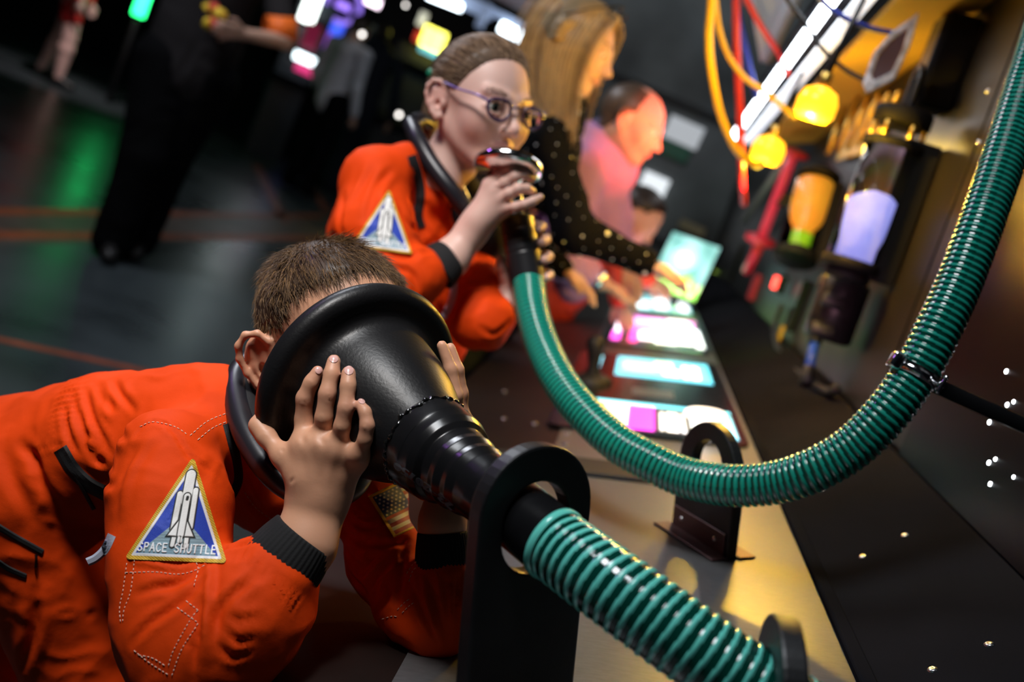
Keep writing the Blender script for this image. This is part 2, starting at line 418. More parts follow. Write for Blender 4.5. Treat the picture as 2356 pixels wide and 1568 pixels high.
fl = struct(obj('floor', *box((-2, 7, -0.05), (1, 0, 0), (0, 1, 0), (0, 0, 1), 16, 20, 0.1), M_floor, smooth=False))
def floor_strip(a, b, wd, m, z=0.0006):
    a = onfloor(*a); b = onfloor(*b); t = nrm(b-a); n = np.cross((0, 0, 1), t)
    V, F = box((a+b)/2+np.array([0, 0, z]), t, n, (0, 0, 1), np.linalg.norm(b-a), wd, 0.001)
    obj('painted_line', V, F, m, fl, smooth=False)
floor_strip((-400, 512), (745, 524), 0.42, M_band)
floor_strip((-400, 480), (745, 497), 0.09, M_line, 0.001); floor_strip((-400, 536), (745, 548), 0.09, M_line, 0.0012)
floor_strip((590, 380), (652, 508), 0.10, M_line, 0.001); floor_strip((700, 405), (756, 492), 0.10, M_line, 0.0012)
floor_strip((-60, 768), (420, 872), 0.045, M_line, 0.001)
struct(obj('wall_back', *box((-2, 15.6, 2.2), (1, 0, 0), (0, 1, 0), (0, 0, 1), 16, 0.2, 4.6), M_dark, smooth=False))
struct(obj('wall_left', *box((-9.9, 7, 2.2), (1, 0, 0), (0, 1, 0), (0, 0, 1), 0.2, 17.4, 4.6), M_dark, smooth=False))
struct(obj('wall_middle', *box((0.55, 7.9, 2.2), (1, 0, 0), (0, 1, 0), (0, 0, 1), 3.9, 0.3, 4.6), M_wall, smooth=False))
struct(obj('ceiling', *box((-2, 7, 4.45), (1, 0, 0), (0, 1, 0), (0, 0, 1), 16, 20, 0.1), M_dark, smooth=False))
for k, (x, dx) in enumerate(((-1.0, .05), (-0.35, .05), (0.3, .05), (0.95, .05))):   # ribs of the partition
    pass
for k, z in enumerate((1.05, 2.05)):
    struct(obj('trim_%d' % (k+1), *box((0.55, 7.735, z), (1, 0, 0), (0, 1, 0), (0, 0, 1), 3.9, 0.04, 0.05, 0.008), M_dark, smooth=False))
# ------------------------------------------------------------------ console: desk, steel plate, ledge, leaning instrument wall
Y0, Y1 = 0.25, 6.9
console = thing('control_console', 'long dark control desk sloping down from the instrument wall to the children', 'console', T(0.05, 3, -0.2))
AX, AY = TU, np.array([0, 1.0, 0])
def tbox(u0, u1, y0, y1, h0, h1, bev=0.0): return box(T((u0+u1)/2, (y0+y1)/2, (h0+h1)/2), TU, AY, TN, u1-u0, y1-y0, h1-h0, bev)
obj('desk_top', *tbox(-0.255, 0.405, Y0, Y1, -0.05, -0.003, 0.004), M_desk, console, smooth=False)
obj('steel_plate', *tbox(-0.037, 0.400, 0.42, 1.60, -0.003, 0.0, 0.0), M_steel, console, smooth=False)
obj('joint_strip', *tbox(-0.10, 0.400, 1.605, 1.70, -0.003, 0.006, 0.002), M_rubber, console, smooth=False)
obj('steel_margin', *tbox(0.02, 0.400, 1.705, 6.6, -0.003, -0.0005, 0.0), M_steel, console, smooth=False)
obj('rubber_edge', *tbox(0.400, 0.418, Y0, Y1, -0.01, 0.010, 0.004), M_ledge, console, smooth=False)
apr = np.array([[-0.24, 0.0], [0.33, 0.0], [0.33, 0.60], [-0.24, 0.52]])
def extr(poly, y0, y1):                                # closed x-z outline pushed along y
    n = len(poly); V = [(x, y, z) for y in (y0, y1) for x, z in poly]
    F = [(i, (i+1) % n, n+(i+1) % n, n+i) for i in range(n)]+[tuple(range(n-1, -1, -1)), tuple(range(n, 2*n))]
    return np.array(V, float), F
obj('base_cabinet', *extr([(-0.18, 0.0), (0.34, 0.0), (0.34, 0.845), (-0.18, 0.665)], Y0+0.05, Y1-0.05), M_apron, console, smooth=False)
# bolts on the dark desk top, seen between the hoses
for px, py in ((1160, 900), (1160, 963), (1306, 998), (1300, 1022), (1230, 975)):
    u, y = ontable(px, py); V, F = cyl(T(u, y, -0.004), T(u, y, 0.002), 0.006, 12); obj('bolt_head', V, F, M_bolt, console)
# ledge and upstand: outline in x-z, parallel to the desk edge
xa, za = T(0.418, 0)[0], T(0.418, 0)[2]
ledge = struct(obj('trim_3', *extr([(xa, za+0.004), (0.452, 0.972), (0.550, 1.043), (0.556, 1.036), (0.600, 0.98), (0.60, 0.60), (xa, 0.60)], Y0, Y1), M_ledge, smooth=False))
for px, py in ((1985, 1280), (2145, 1540), (2082, 1231), (2276, 1482), (1892, 1126), (1965, 1083)):
    r = R@np.array([(px-CX)/FPX, (CY-py)/FPX, -1]); best = None
    for (x0, z0), (x1, z1) in (((xa, za+0.004), (0.452, 0.972)), ((0.452, 0.972), (0.55, 1.043))):
        n = nrm([-(z1-z0), 0, x1-x0]); k = ((np.array([x0, 0, z0-HC]))@n)/(r@n); p = r*k+np.array([0, 0, HC])
        if x0-1e-3 <= p[0] <= x1+1e-3: best = (p, n)
    if best: V, F = lathe(best[0]-best[1]*0.001, best[1], [(0, 0.0055), (0.002, 0.0052), (0.0032, 0.003), (0.0026, 0.0012), (0.0026, 1e-5)], 14); obj('rivet', V, F, M_bolt, ledge)
# leaning wall: foot line behind the ledge
WX = np.array([0.565, 0, 1.03])
def W(y, h, out=0.0): return WX+np.array([0, y, 0])+WU*h+np.array([-math.cos(WT), 0, -math.sin(WT)])*out
WN = np.array([-math.cos(WT), 0, -math.sin(WT)])
def onwall(px, py, out=0.0):
    r = R@np.array([(px-CX)/FPX, (CY-py)/FPX, -1]); q = WX+WN*out; k = ((q-np.array([0, 0, HC]))@WN)/(r@WN); p = r*k+np.array([0, 0, HC])-WX
    return float(p[1]), float(p@WU)
def wbox(y0, y1, h0, h1, o0, o1, bev=0.0): return box(W((y0+y1)/2, (h0+h1)/2, (o0+o1)/2), AY, WU, WN, y1-y0, h1-h0, o1-o0, bev)
struct(obj('wall_right', *wbox(Y0, 8.0, -0.5, 1.5, -0.12, 0.0), M_panel, smooth=False))
seam = onwall(2240, 370)[0]
blk = struct(obj('trim_4', *wbox(Y0, onwall(2165, 760)[0]-0.06, 0.0, 0.62, 0.0, 0.010, 0.002), M_gloss, smooth=False))
pf = struct(obj('trim_5', *wbox(seam-0.52, seam-0.006, 0.02, 1.3, 0.0, 0.006, 0.001), M_panel, smooth=False))
for px, py in ((2280, 212), (2327, 192), (2259, 330)):
    y, h = onwall(px, py); V, F = lathe(W(y, h, 0.005), WN, [(0, 0.006), (0.003, 0.005), (0.0045, 0.002), (0.005, 1e-5)], 12); obj('rivet', V, F, M_bolt, pf)
struct(obj('trim_6', *wbox(seam+0.006, seam+0.40, 0.02, 1.3, 0.0, 0.006, 0.001), M_panel, smooth=False))
# small white indicator lights in the gloss panel
M_led = mat('white_led', (0.9, 0.9, 0.9), 0.4, emit=(0.9, 0.95, 1.0), es=14)
for i, (px, py, rr, txt) in enumerate(((2316, 854, 1, 'topmost'), (2318, 931, 1, 'left one of the upper pair'), (2333, 924, .8, 'right one of the upper pair'), (2277, 971, 1, 'leftmost in the row of three'),
        (2320, 971, 1, 'middle one in the row of three'), (2354, 974, .8, 'rightmost in the row of three'), (2276, 1064, 1, 'left one of the lower pair'), (2291, 1056, .8, 'right one of the lower pair'), (2333, 1097, .8, 'below and right of the lower pair'), (2279, 1113, 1, 'bottommost on the left'))):
    y, h = onwall(px, py, 0.010); V, F = lathe(W(y, h, 0.010), WN, [(0, 0.0028*rr), (0.0012, 0.0026*rr), (0.002, 0.001*rr), (0.0021, 1e-5)], 12)
    tag(obj('indicator_light', V, F, M_led), 'tiny white indicator light on the black gloss panel, '+txt, 'light', 'indicator lights on the black panel')
# ------------------------------------------------------------------ screens let into the desk
M_bezel = mat('black_glass_bezel', (0.006, 0.006, 0.007), 0.18, spec=0.5)
M_screen = mat('screen_picture', (0.0, 0.0, 0.0), 0.3, attr='Col', emit=(1, 1, 1), es=1.0)
def roundrect(w_, h_, r, n=5):
    pts = []
    for qx, qy, a0 in ((1, 1, 0), (-1, 1, 90), (-1, -1, 180), (1, -1, 270)):
        for k in range(n+1):
            a = math.radians(a0+90*k/n); pts.append((qx*(w_/2-r)+r*math.cos(a), qy*(h_/2-r)+r*math.sin(a)))
    return pts
def picture(name, c, ax, ay, w_, h_, fn, parent, n=(48, 32), gain=1.0, label=None):
    """a glowing picture: fine grid with colours given by fn(a, b) in 0..1"""
    a, b = np.meshgrid(np.linspace(0, 1, n[0]), np.linspace(0, 1, n[1]), indexing='ij'); V = c+((a-.5)*w_)[..., None]*ax+((b-.5)*h_)[..., None]*ay
    F = [(i*n[1]+j, (i+1)*n[1]+j, (i+1)*n[1]+j+1, i*n[1]+j+1) for i in range(n[0]-1) for j in range(n[1]-1)]
    return obj(name, V.reshape(-1, 3), F, M_screen, parent, False, col=np.clip(fn(a, b), 0, 1).reshape(-1, 3)*gain, label=label)
def blk_(a, b, x0, x1, y0, y1): return ((a > x0) & (a < x1) & (b > y0) & (b < y1))[..., None]
def mixc(base, mask, col): return np.where(mask, np.array(col, float), base)
def fn_cyan(a, b):
    c = np.zeros(a.shape+(3,))+[0.10, 0.55, 0.75]; c = mixc(c, blk_(a, b, .04, .93, .12, .86), (.15, .62, .66))
    c = mixc(c, blk_(a, b, .08, .42, .30, .80), (.35, .75, .45)); c = mixc(c, blk_(a, b, .42, .60, .45, .88), (.85, .95, .35)); c = mixc(c, blk_(a, b, .50, .66, .2, .5), (1, 1, 1)); c = mixc(c, blk_(a, b, .64, .70, .5, .8), (.02, .02, .02))
    c = mixc(c, blk_(a, b, .72, .77, .15, .8), (1, 1, 1)); return mixc(c, blk_(a, b, .80, .88, .15, .8), (1, 1, 1))
def fn_colour(a, b):
    c = np.zeros(a.shape+(3,))+0.004; c = mixc(c, b > .88 if False else (b > .88)[..., None], (.12, .6, .8)); c = mixc(c, blk_(a, b, 0, .17, .1, .88), (.9, .95, .1)); c = mixc(c, blk_(a, b, .08, .27, -.1, .88), (.95, 1, .55))
    c = mixc(c, blk_(a, b, .24, .43, -.1, .90), (.85, .05, .75)); 
    for x in (.47, .52, .57, .62): c = mixc(c, blk_(a, b, x, x+.035, .05, .72), (1, 1, 1))
    c = mixc(c, blk_(a, b, .70, .86, .1, .62), (.85, .95, 1.0)); return mixc(c, blk_(a, b, .935, .98, -.1, .80), (.25, .75, 1.0))
def fn_pink(a, b):
    c = np.zeros(a.shape+(3,))+[.02, .0, .02]; c = mixc(c, blk_(a, b, 0, 1, .9, 1), (.5, .0, .35)); c = mixc(c, blk_(a, b, .06, .5, .6, .92), (.95, .45, .9)); c = mixc(c, blk_(a, b, .0, .14, .35, .62), (.5, .1, .9)); c = mixc(c, blk_(a, b, .14, .4, .1, .45), (1, .85, .9))
    c = mixc(c, blk_(a, b, .0, .12, .0, .35), (.95, .05, .35)); c = mixc(c, blk_(a, b, .36, .62, .05, .7), (1, 1, .92)); c = mixc(c, blk_(a, b, .54, .86, .08, .95), (1, 1, 1)); c = mixc(c, blk_(a, b, .80, .95, .5, .9), (.95, .35, .8))
    return mixc(c, blk_(a, b, .88, .99, .0, .6), (.9, 1, 1))
def fn_green(a, b):
    c = np.zeros(a.shape+(3,))+[.12, .35, .36]; c = mixc(c, blk_(a, b, .0, .28, .1, .6), (.7, .95, 1)); c = mixc(c, blk_(a, b, .36, .6, .15, .85), (1, .95, .9)); c = mixc(c, blk_(a, b, .66, .78, .1, .9), (.45, .8, .4)); return mixc(c, blk_(a, b, .8, .97, .1, .8), (.95, 1, 1))
def desk_screen(name, label, u0, u1, y0, y1, pics, hh=0.006):
    t = thing(name, label, 'screen', T((u0+u1)/2, (y0+y1)/2))
    V, F = prism(roundrect(u1-u0, y1-y0, 0.03), T((u0+u1)/2, (y0+y1)/2, hh/2), TU, AY, TN, hh, bev=0.001); obj('bezel', V, F, M_bezel, t, False)
    for (a0, a1, b0, b1, fn, g) in pics: picture('display', T((a0+a1)/2, (b0+b1)/2, hh+0.0008), TU, AY, a1-a0, b1-b0, fn, t, gain=g)
    return t
solid = lambda *c: (lambda a, b: np.zeros(a.shape+(3,))+c)
desk_screen('desk_monitor', 'wide black rounded desk unit with a cyan screen and a yellow and magenta screen', -0.012, 0.388, 1.93, 2.98,
    [(0.10, 0.357, 2.60, 2.93, fn_cyan, 1.9), (0.072, 0.372, 1.97, 2.245, fn_colour, 2.0), (0.030, 0.056, 2.70, 2.90, solid(.3, .8, 1), 2.0), (0.15, 0.25, 2.34, 2.44, solid(.06, .055, .05), 1)])
desk_screen('desk_monitor', 'black desk unit with a glowing pink and white screen past the cyan screen', 0.03, 0.386, 3.20, 4.22, [(0.118, 0.374, 3.27, 4.10, fn_pink, 2.6), (0.060, 0.090, 3.30, 3.52, solid(1, .1, .8), 2), (0.066, 0.094, 3.52, 3.9, solid(1, .9, 1), 2.5)])
desk_screen('desk_monitor', 'narrow desk unit with a pale green and white screen below the upright monitor', 0.05, 0.386, 4.30, 5.3, [(0.12, 0.372, 4.36, 5.1, fn_green, 2.2)])
# round illuminated button, black joystick
M_lamp_white = mat('lit_cap', (0.9, 0.88, 0.85), 0.4, emit=(1.0, 0.88, 0.78), es=2.2)
b_ = thing('dome_button', 'round white lit knob standing on the near edge of the black desk unit', 'button', T(0.29, 2.0, 0.006))
bt = T(0.300, 1.985, 0.006); obj('stem', *lathe(bt, TN, [(0, 0.019), (0.01, 0.014), (0.03, 0.012), (0.036, 0.016)], 24), M_lamp_white, b_)
obj('cap', *lathe(bt, TN, [(0.034, 0.012), (0.036, 0.036), (0.040, 0.041), (0.046, 0.041), (0.050, 0.036), (0.051, 1e-5)], 32), M_lamp_white, b_)
j_ = thing('joystick', 'short black joystick on a round base at the left of the black desk unit', 'joystick', T(0.055, 2.33, 0.006))
jb = T(0.050, 2.45, 0.006); obj('base', *lathe(jb, TN, [(0, 0.05), (0.01, 0.048), (0.02, 0.03), (0.024, 1e-5)], 28), M_rubber, j_)
obj('stick', *lathe(jb, TN, [(0.01, 0.024), (0.04, 0.014), (0.07, 0.018), (0.095, 0.024), (0.112, 0.018), (0.118, 1e-5)], 20), M_rubber, j_)
# upright monitor with a globe over a green field
mc = P(1573, 612, 4.6); mn = nrm(np.array([-0.35, -1.0, 0.45])); mx_ = nrm(np.cross((0, 0, 1), mn)); mx_ = -mx_ if (cdir(1, 0, 0)@mx_) < 0 else mx_; mx_ = nrm(mx_+0.10*np.cross(mn, mx_)); my_ = np.cross(mn, mx_); my_ = my_ if my_[2] > 0 else -my_
def fn_globe(a, b):
    c = np.zeros(a.shape+(3,))+[.20, .42, .40]; c += (0.15*np.sin(9*a+4*b)*np.cos(7*b))[..., None]*[.6, .9, .9]; d = np.hypot((a-.45)*1.0, (b-.62)*1.2); c = mixc(c, (d < .27)[..., None], (.35, .75, .72)); c = mixc(c, (d < .13)[..., None], (1, 1, 1))
    c = mixc(c, (b < .33+.06*np.sin(12*a))[..., None], (.35, .85, .12)); c = mixc(c, ((b < .28) & (np.sin(31*a)*np.sin(23*b) > .25))[..., None], (.8, 1, .5)); return c
t = thing('upright_monitor', 'upright lit monitor showing a white globe over a green field at the far end', 'monitor', mc-my_*0.16)
obj('housing', *box(mc-mn*0.02, mx_, my_, mn, 0.26, 0.32, 0.036, 0.008), M_bezel, t, False)
picture('display', mc+mn*0.0005, mx_, my_, 0.235, 0.29, fn_globe, t, gain=1.7)
pb = mc-mn*0.03-my_*0.1; ub, yb = (pb-T0)@TU, pb[1]
obj('stand', *cyl(pb, T(ub, yb, 0.008), 0.02, 16), M_black_metal, t)
# ------------------------------------------------------------------ green suction hoses
M_rib = mat('teal_hose_rib', (0.20, 0.95, 0.80), 0.25, coat=0.5)
M_gap = mat('dark_green_pvc', (0.001, 0.055, 0.038), 0.12, coat=0.8)
M_rib2 = mat('green_hose_rib', (0.01, 0.33, 0.24), 0.26, coat=0.5)
def hose_mesh(path, r, pitch, ribh, frac, n=40, per=10, seam=None):
    p = resample(path, step=pitch/per); ph = (np.arange(len(p)) % per)/per
    X, Y, Tn = frames(p); a = np.linspace(0, 2*math.pi, n, endpoint=False); L = np.arange(len(p))*pitch/per
    # helical phase
    PH = (L[:, None]/pitch+a[None, :]/(2*math.pi)) % 1.0; e = np.clip((0.5-np.abs(PH-0.5))/(0.5), 0, 1); rib = np.clip((e-(1-frac))/(0.28), 0, 1); rib = rib*rib*(3-2*rib)
    rad = r-ribh+ribh*rib+0.25*ribh*np.sin(PH*2*np.pi)*0
    V = (p[:, None, :]+rad[..., None]*(np.cos(a)[None, :, None]*X[:, None, :]+np.sin(a)[None, :, None]*Y[:, None, :])).reshape(-1, 3); F = []; mi = []
    for i in range(len(p)-1):
        for j in range(n):
            F.append((i*n+j, i*n+(j+1) % n, (i+1)*n+(j+1) % n, (i+1)*n+j)); mi.append(0 if rib[i, j] > 0.35 else 1)
    F.append(tuple(reversed(range(n)))); F.append(tuple(range((len(p)-1)*n, len(p)*n))); mi += [1, 1]
    return V, F, mi
# axis of the boy's funnel and sleeve
A0, A1, A2, A3 = P(830, 895, 1.00), P(983, 1018, 0.918), P(1127, 1130, 0.845), P(1275, 1250, 0.775)
ax_f = nrm(A1-A0)
tube1 = thing('viewing_funnel', 'big black rubber funnel held over the face of the boy', 'funnel', A2)
M_fun = mat('moulded_black_rubber', (0.008, 0.008, 0.009), 0.38, bump=0.35, bscale=330, spec=0.35, rvar=0.05, var=0.1)
M_slv = mat('heat_shrink_sleeve', (0.008, 0.008, 0.009), 0.24, bump=0.1, bscale=120, bump2=0.25, b2scale=18)
prof = [(0.0, 0.066), (-0.008, 0.085), (-0.013, 0.098), (-0.013, 0.105), (-0.008, 0.1105), (0.0, 0.1125), (0.007, 0.1105), (0.0115, 0.105), (0.0125, 0.098), (0.0125, 0.091), (0.0135, 0.085), (0.0165, 0.0805), (0.022, 0.0775), (0.032, 0.0755), (0.05, 0.0715), (0.07, 0.0655), (0.09, 0.0575), (0.105, 0.0505), (0.116, 0.0462), (0.121, 0.0450)]
obj('funnel', *lathe(A0, ax_f, prof+[(0.121, 0.038), (0.10, 0.045), (0.06, 0.058), (0.03, 0.064)], 96, closed=True), M_fun, tube1)
FV, FF = lathe(A0, ax_f, prof, 96)
# glue seam between funnel and sleeve
a = np.linspace(0, 2*math.pi, 160); x_, y_, z_ = rot_frame(ax_f)
seam_p = np.array([A0+ax_f*(0.120+0.0015*math.sin(9*t)+0.001*math.sin(23*t))+(0.0462+0.0008*math.sin(31*t))*(math.cos(t)*x_+math.sin(t)*y_) for t in a])
obj('glue_seam', *sweep(seam_p, 0.0016+0.0007*np.sin(np.arange(160)*1.7), 8), mat('glossy_glue', (0.006, 0.006, 0.006), 0.08, coat=1), tube1)
sp = resample(np.array([A0+ax_f*0.118, A0+ax_f*0.13, A1+ax_f*0.03, A2, A3]), n=260); ss = np.r_[0, np.cumsum(np.linalg.norm(np.diff(sp, axis=0), axis=1))]
L3_ = ss[-1]
rs = np.interp(ss, [0, .004, .02, .034, .042, .047, .056, .064, .073, .080, .090, .105, .12, L3_], [.0455, .0462, .0452, .0435, .0405, .0362, .0345, .0352, .0325, .0330, .0305, .0300, .0290, .0280])
SVs, SFs = sweep(sp, rs, 64)
wr = 0.0009*ridged(SVs*np.array([26, 26, 26]))*np.repeat(np.exp(-((ss-0.07)/0.035)**2), 64); SVs = SVs+(SVs-np.repeat(sp, 64, 0))*(wr/0.03)[:, None]
slv = obj('sleeve', SVs, SFs, M_slv, tube1)
hp = [A3-nrm(A3-A2)*0.02, A3, P(1400, 1343, 0.735), P(1530, 1438, 0.712), P(1650, 1525, 0.70), P(1800, 1625, 0.695), P(2000, 1740, 0.70), P(2230, 1830, 0.72)]
V, F, mi = hose_mesh(hp[1:], 0.0290, 0.0089, 0.0009, 0.47, n=56, per=14)
obj('hose', V, F, [M_rib, M_gap], tube1, mi=mi)
V, F = lathe(A3-nrm(A3-A2)*0.002, nrm(hp[2]-A3), [(0, 0.0285), (0, 0.0300), (0.004, 0.0302), (0.006, 0.0288)], 48); obj('hose_end', V, F, M_rib, tube1)
# girl's hose
hp2 = [(1216, 646, 1.60), (1226, 720, 1.555), (1250, 800, 1.51), (1290, 880, 1.455), (1345, 950, 1.405), (1420, 1018, 1.36), (1500, 1063, 1.325), (1580, 1098, 1.295), (1680, 1116, 1.25), (1780, 1110, 1.22), (1870, 1082, 1.195), (1960, 1030, 1.18), (2040, 950, 1.17), (2105, 860, 1.17), (2157, 760, 1.175), (2207, 650, 1.19), (2255, 520, 1.21), (2300, 390, 1.24), (2345, 250, 1.28), (2395, 90, 1.33), (2440, -60, 1.38), (2490, -260, 1.46), (2530, -460, 1.55)]
HP2 = np.array([P(*q) for q in hp2])
tube2 = thing('speaking_tube', 'metal mouthpiece with black grip on a long looping green hose, held by the girl', 'speaking tube', HP2[8])
V, F, mi = hose_mesh(HP2, 0.0268, 0.0082, 0.0014, 0.58, n=40, per=8)
obj('hose', V, F, [M_rib2, M_gap], tube2, mi=mi)
M_chrome = mat('polished_aluminium', (0.82, 0.82, 0.84), 0.12, 1.0)
G0, G1 = P(1216, 652, 1.602), P(1188, 500, 1.615); ag = nrm(G1-G0)
gp = resample(np.array([G0-ag*0.004, G0+ag*0.02, (G0+G1)/2, G1]), n=90); gs = np.linspace(0, 1, 90)
gr = np.interp(gs, [0, .03, .06, .45, .47, .50, .60, .62, .64, .75, .77, .80, .97, 1], [.0262, .0285, .0285, .0285, .0275, .0285, .0282, .0292, .0280, .0280, .0288, .0278, .0272, .024])
obj('grip', *sweep(gp, gr, 40), mat('ribbed_black_grip', (0.012, 0.012, 0.014), 0.35, bump=0.15, bscale=100), tube2)
G2 = P(1167, 402, 1.572); am = nrm(G2-G1); Lm = np.linalg.norm(G2-G1)
obj('metal_pipe', *lathe(G1-am*0.006, am, [(0, 0.0165), (0.02, 0.0165), (0.022, 0.0185), (0.026, 0.0185), (0.028, 0.0165), (Lm-0.022, 0.0165), (Lm-0.008, 0.020), (Lm, 0.030), (Lm+0.006, 0.036)], 40), M_chrome, tube2)
axd = nrm(am+cdir(0.12, 0.10, -0.30))
obj('mouth_cup', *lathe(G2+am*0.002, axd, [(-0.004, 0.02), (0.0, 0.030), (0.002, 0.046), (0.004, 0.0525), (0.0065, 0.0548), (0.0155, 0.0548), (0.0180, 0.0525), (0.0180, 0.048), (0.0135, 0.038), (0.008, 0.022), (0.007, 1e-4)], 56), M_chrome, tube2)
# hose clamp tied to the wall
cI = 13; pc_ = HP2[cI]; tc_ = nrm(HP2[cI+1]-HP2[cI-1]); wy, wh = onwall(2185, 860)
cl = thing('hose_clamp', 'shiny steel clamp holding the green hose to the wall by a black bracket', 'clamp', pc_)
obj('band', *lathe(pc_-tc_*0.007, tc_, [(0, 0.0262), (0, 0.0285), (0.013, 0.0285), (0.013, 0.0262)], 40, closed=True), M_chrome, cl)
side = nrm(np.cross(tc_, cdir(0, 0, 1))); side = -side if side@cdir(1, 0, 0) > 0 else side
obj('screw_block', *box(pc_+side*0.030+cdir(0, 0, 1)*0.008, tc_, side, np.cross(tc_, side), 0.020, 0.014, 0.016, 0.003), M_chrome, cl)
obj('wing_nut', *join(cyl(pc_-side*0.020+cdir(0, 0, 1)*0.020, pc_-side*0.020+cdir(0, 0, 1)*0.036, 0.004, 12), box(pc_-side*0.020+cdir(0, 0, 1)*0.034, tc_, side, cdir(0, 0, 1), 0.024, 0.005, 0.006, 0.002)), M_chrome, cl)
be = W(pc_[1]+0.02, (pc_[2]-WX[2]), 0.0); obj('bracket_arm', *box((pc_+be)/2-side*0.016, nrm(be-pc_), tc_, np.cross(nrm(be-pc_), tc_), np.linalg.norm(be-pc_)*0.94, 0.018, 0.008, 0.002), M_black_metal, cl)
# ------------------------------------------------------------------ hose brackets: upright rounded plates with a slot
def bracket(name_label, u, y, dv, wd, H, th, hole, foot=True, hole_w=None):
    dv = np.array(dv, float); dv /= np.linalg.norm(dv); ax = TU*dv[0]+AY*dv[1]; nz = np.cross(ax, TN)
    t = thing('hose_bracket', name_label, 'bracket', T(u, y))
    r = wd/2; out = [(-r, 0.0), (r, 0.0)]+[(r*math.cos(a), H-r+r*math.sin(a)) for a in np.linspace(0, math.pi, 25)]
    hw, h0, h1 = hole; ho = [(hw*math.cos(a), h1-hw+hw*math.sin(a)) for a in np.linspace(0, math.pi, 17)]+[(hw*math.cos(a), h0+hw+hw*math.sin(a)) for a in np.linspace(math.pi, 2*math.pi, 17)]
    V, F = prism(out, T(u, y), ax, TN, nz, th, holes=[ho], bev=0.0025); obj('plate', V, F, M_plate, t, False)
    if foot:
        for s in (-1, 1):
            c = T(u, y)+nz*s*(th/2+0.0015); obj('angle_foot', *join(box(c+TN*0.016, ax, TN, nz, wd*0.92, 0.032, 0.003, 0.001), box(c+nz*s*0.012+TN*0.002, ax, TN, nz, wd*1.08, 0.003, 0.026, 0.001)), M_foot, t, False)
            for q in (-0.3, 0.3): obj('screw', *lathe(c+TN*0.018+ax*q*wd+nz*s*0.0012, nz*s, [(0, 0.0035), (0.0015, 0.003), (0.002, 1e-5)], 10), M_bolt, t)
    return t
M_plate = mat('black_rubber_plate', (0.014, 0.014, 0.0155), 0.42, bump=0.25, bscale=260, var=0.25, vscale=30)
M_foot = mat('purple_brown_angle', (0.10, 0.055, 0.055), 0.35, 0.6)
bracket('tall black slotted plate nearest the boy, around the sleeve of the funnel', 0.082, 0.774, (0.72, 0.69), 0.112, 0.252, 0.017, (0.0335, 0.146, 0.222), foot=True)
bracket('smaller black slotted plate carrying the lowest sag of the looping green hose', 0.268, 1.345, (0.50, -0.86), 0.138, 0.166, 0.016, (0.036, 0.066, 0.142))
bracket('black slotted plate at the bottom right corner of the photo', 0.273, 0.665, (-0.05, 1.0), 0.108, 0.176, 0.017, (0.036, 0.055, 0.150))
# ------------------------------------------------------------------ people: shared shapes
M_skin = mat('skin', (0.62, 0.36, 0.26), 0.48, attr='Col', sss=0.12, bump=0.12, bscale=420, var=0.06, vscale=40)
M_suit = mat('orange_flight_suit', (0.68, 0.052, 0.003), 0.68, spec=0.12, sheen=0.0, bump=0.2, bscale=900, bump2=0.18, b2scale=28, var=0.08, vscale=14)
M_knit = mat('black_knit', (0.006, 0.006, 0.007), 0.85, bump=0.4, bscale=700)
M_collar = mat('black_neoprene', (0.012, 0.012, 0.016), 0.34, bump=0.1, bscale=200)
M_web = mat('black_webbing', (0.008, 0.008, 0.009), 0.7, bump=0.3, bscale=900)
M_thread = mat('pale_thread', (0.85, 0.62, 0.48), 0.7)
M_emb = mat('embroidery', (0.5, 0.5, 0.5), 0.6, attr='Col', bump=0.5, bscale=1400, sheen=0.2)
M_hairc = mat('hair', (0.2, 0.12, 0.06), 0.42, attr='Col', spec=0.4)
M_eye = mat('eye', (0.8, 0.78, 0.75), 0.08, attr='Col', coat=0.6)
M_nail = mat('fingernail', (0.72, 0.42, 0.38), 0.22, coat=0.3)
def head_frame(f, u):
    f = nrm(f); u = np.asarray(u, float); u = nrm(u-f*(u@f)); return np.array([np.cross(f, u), f, u])
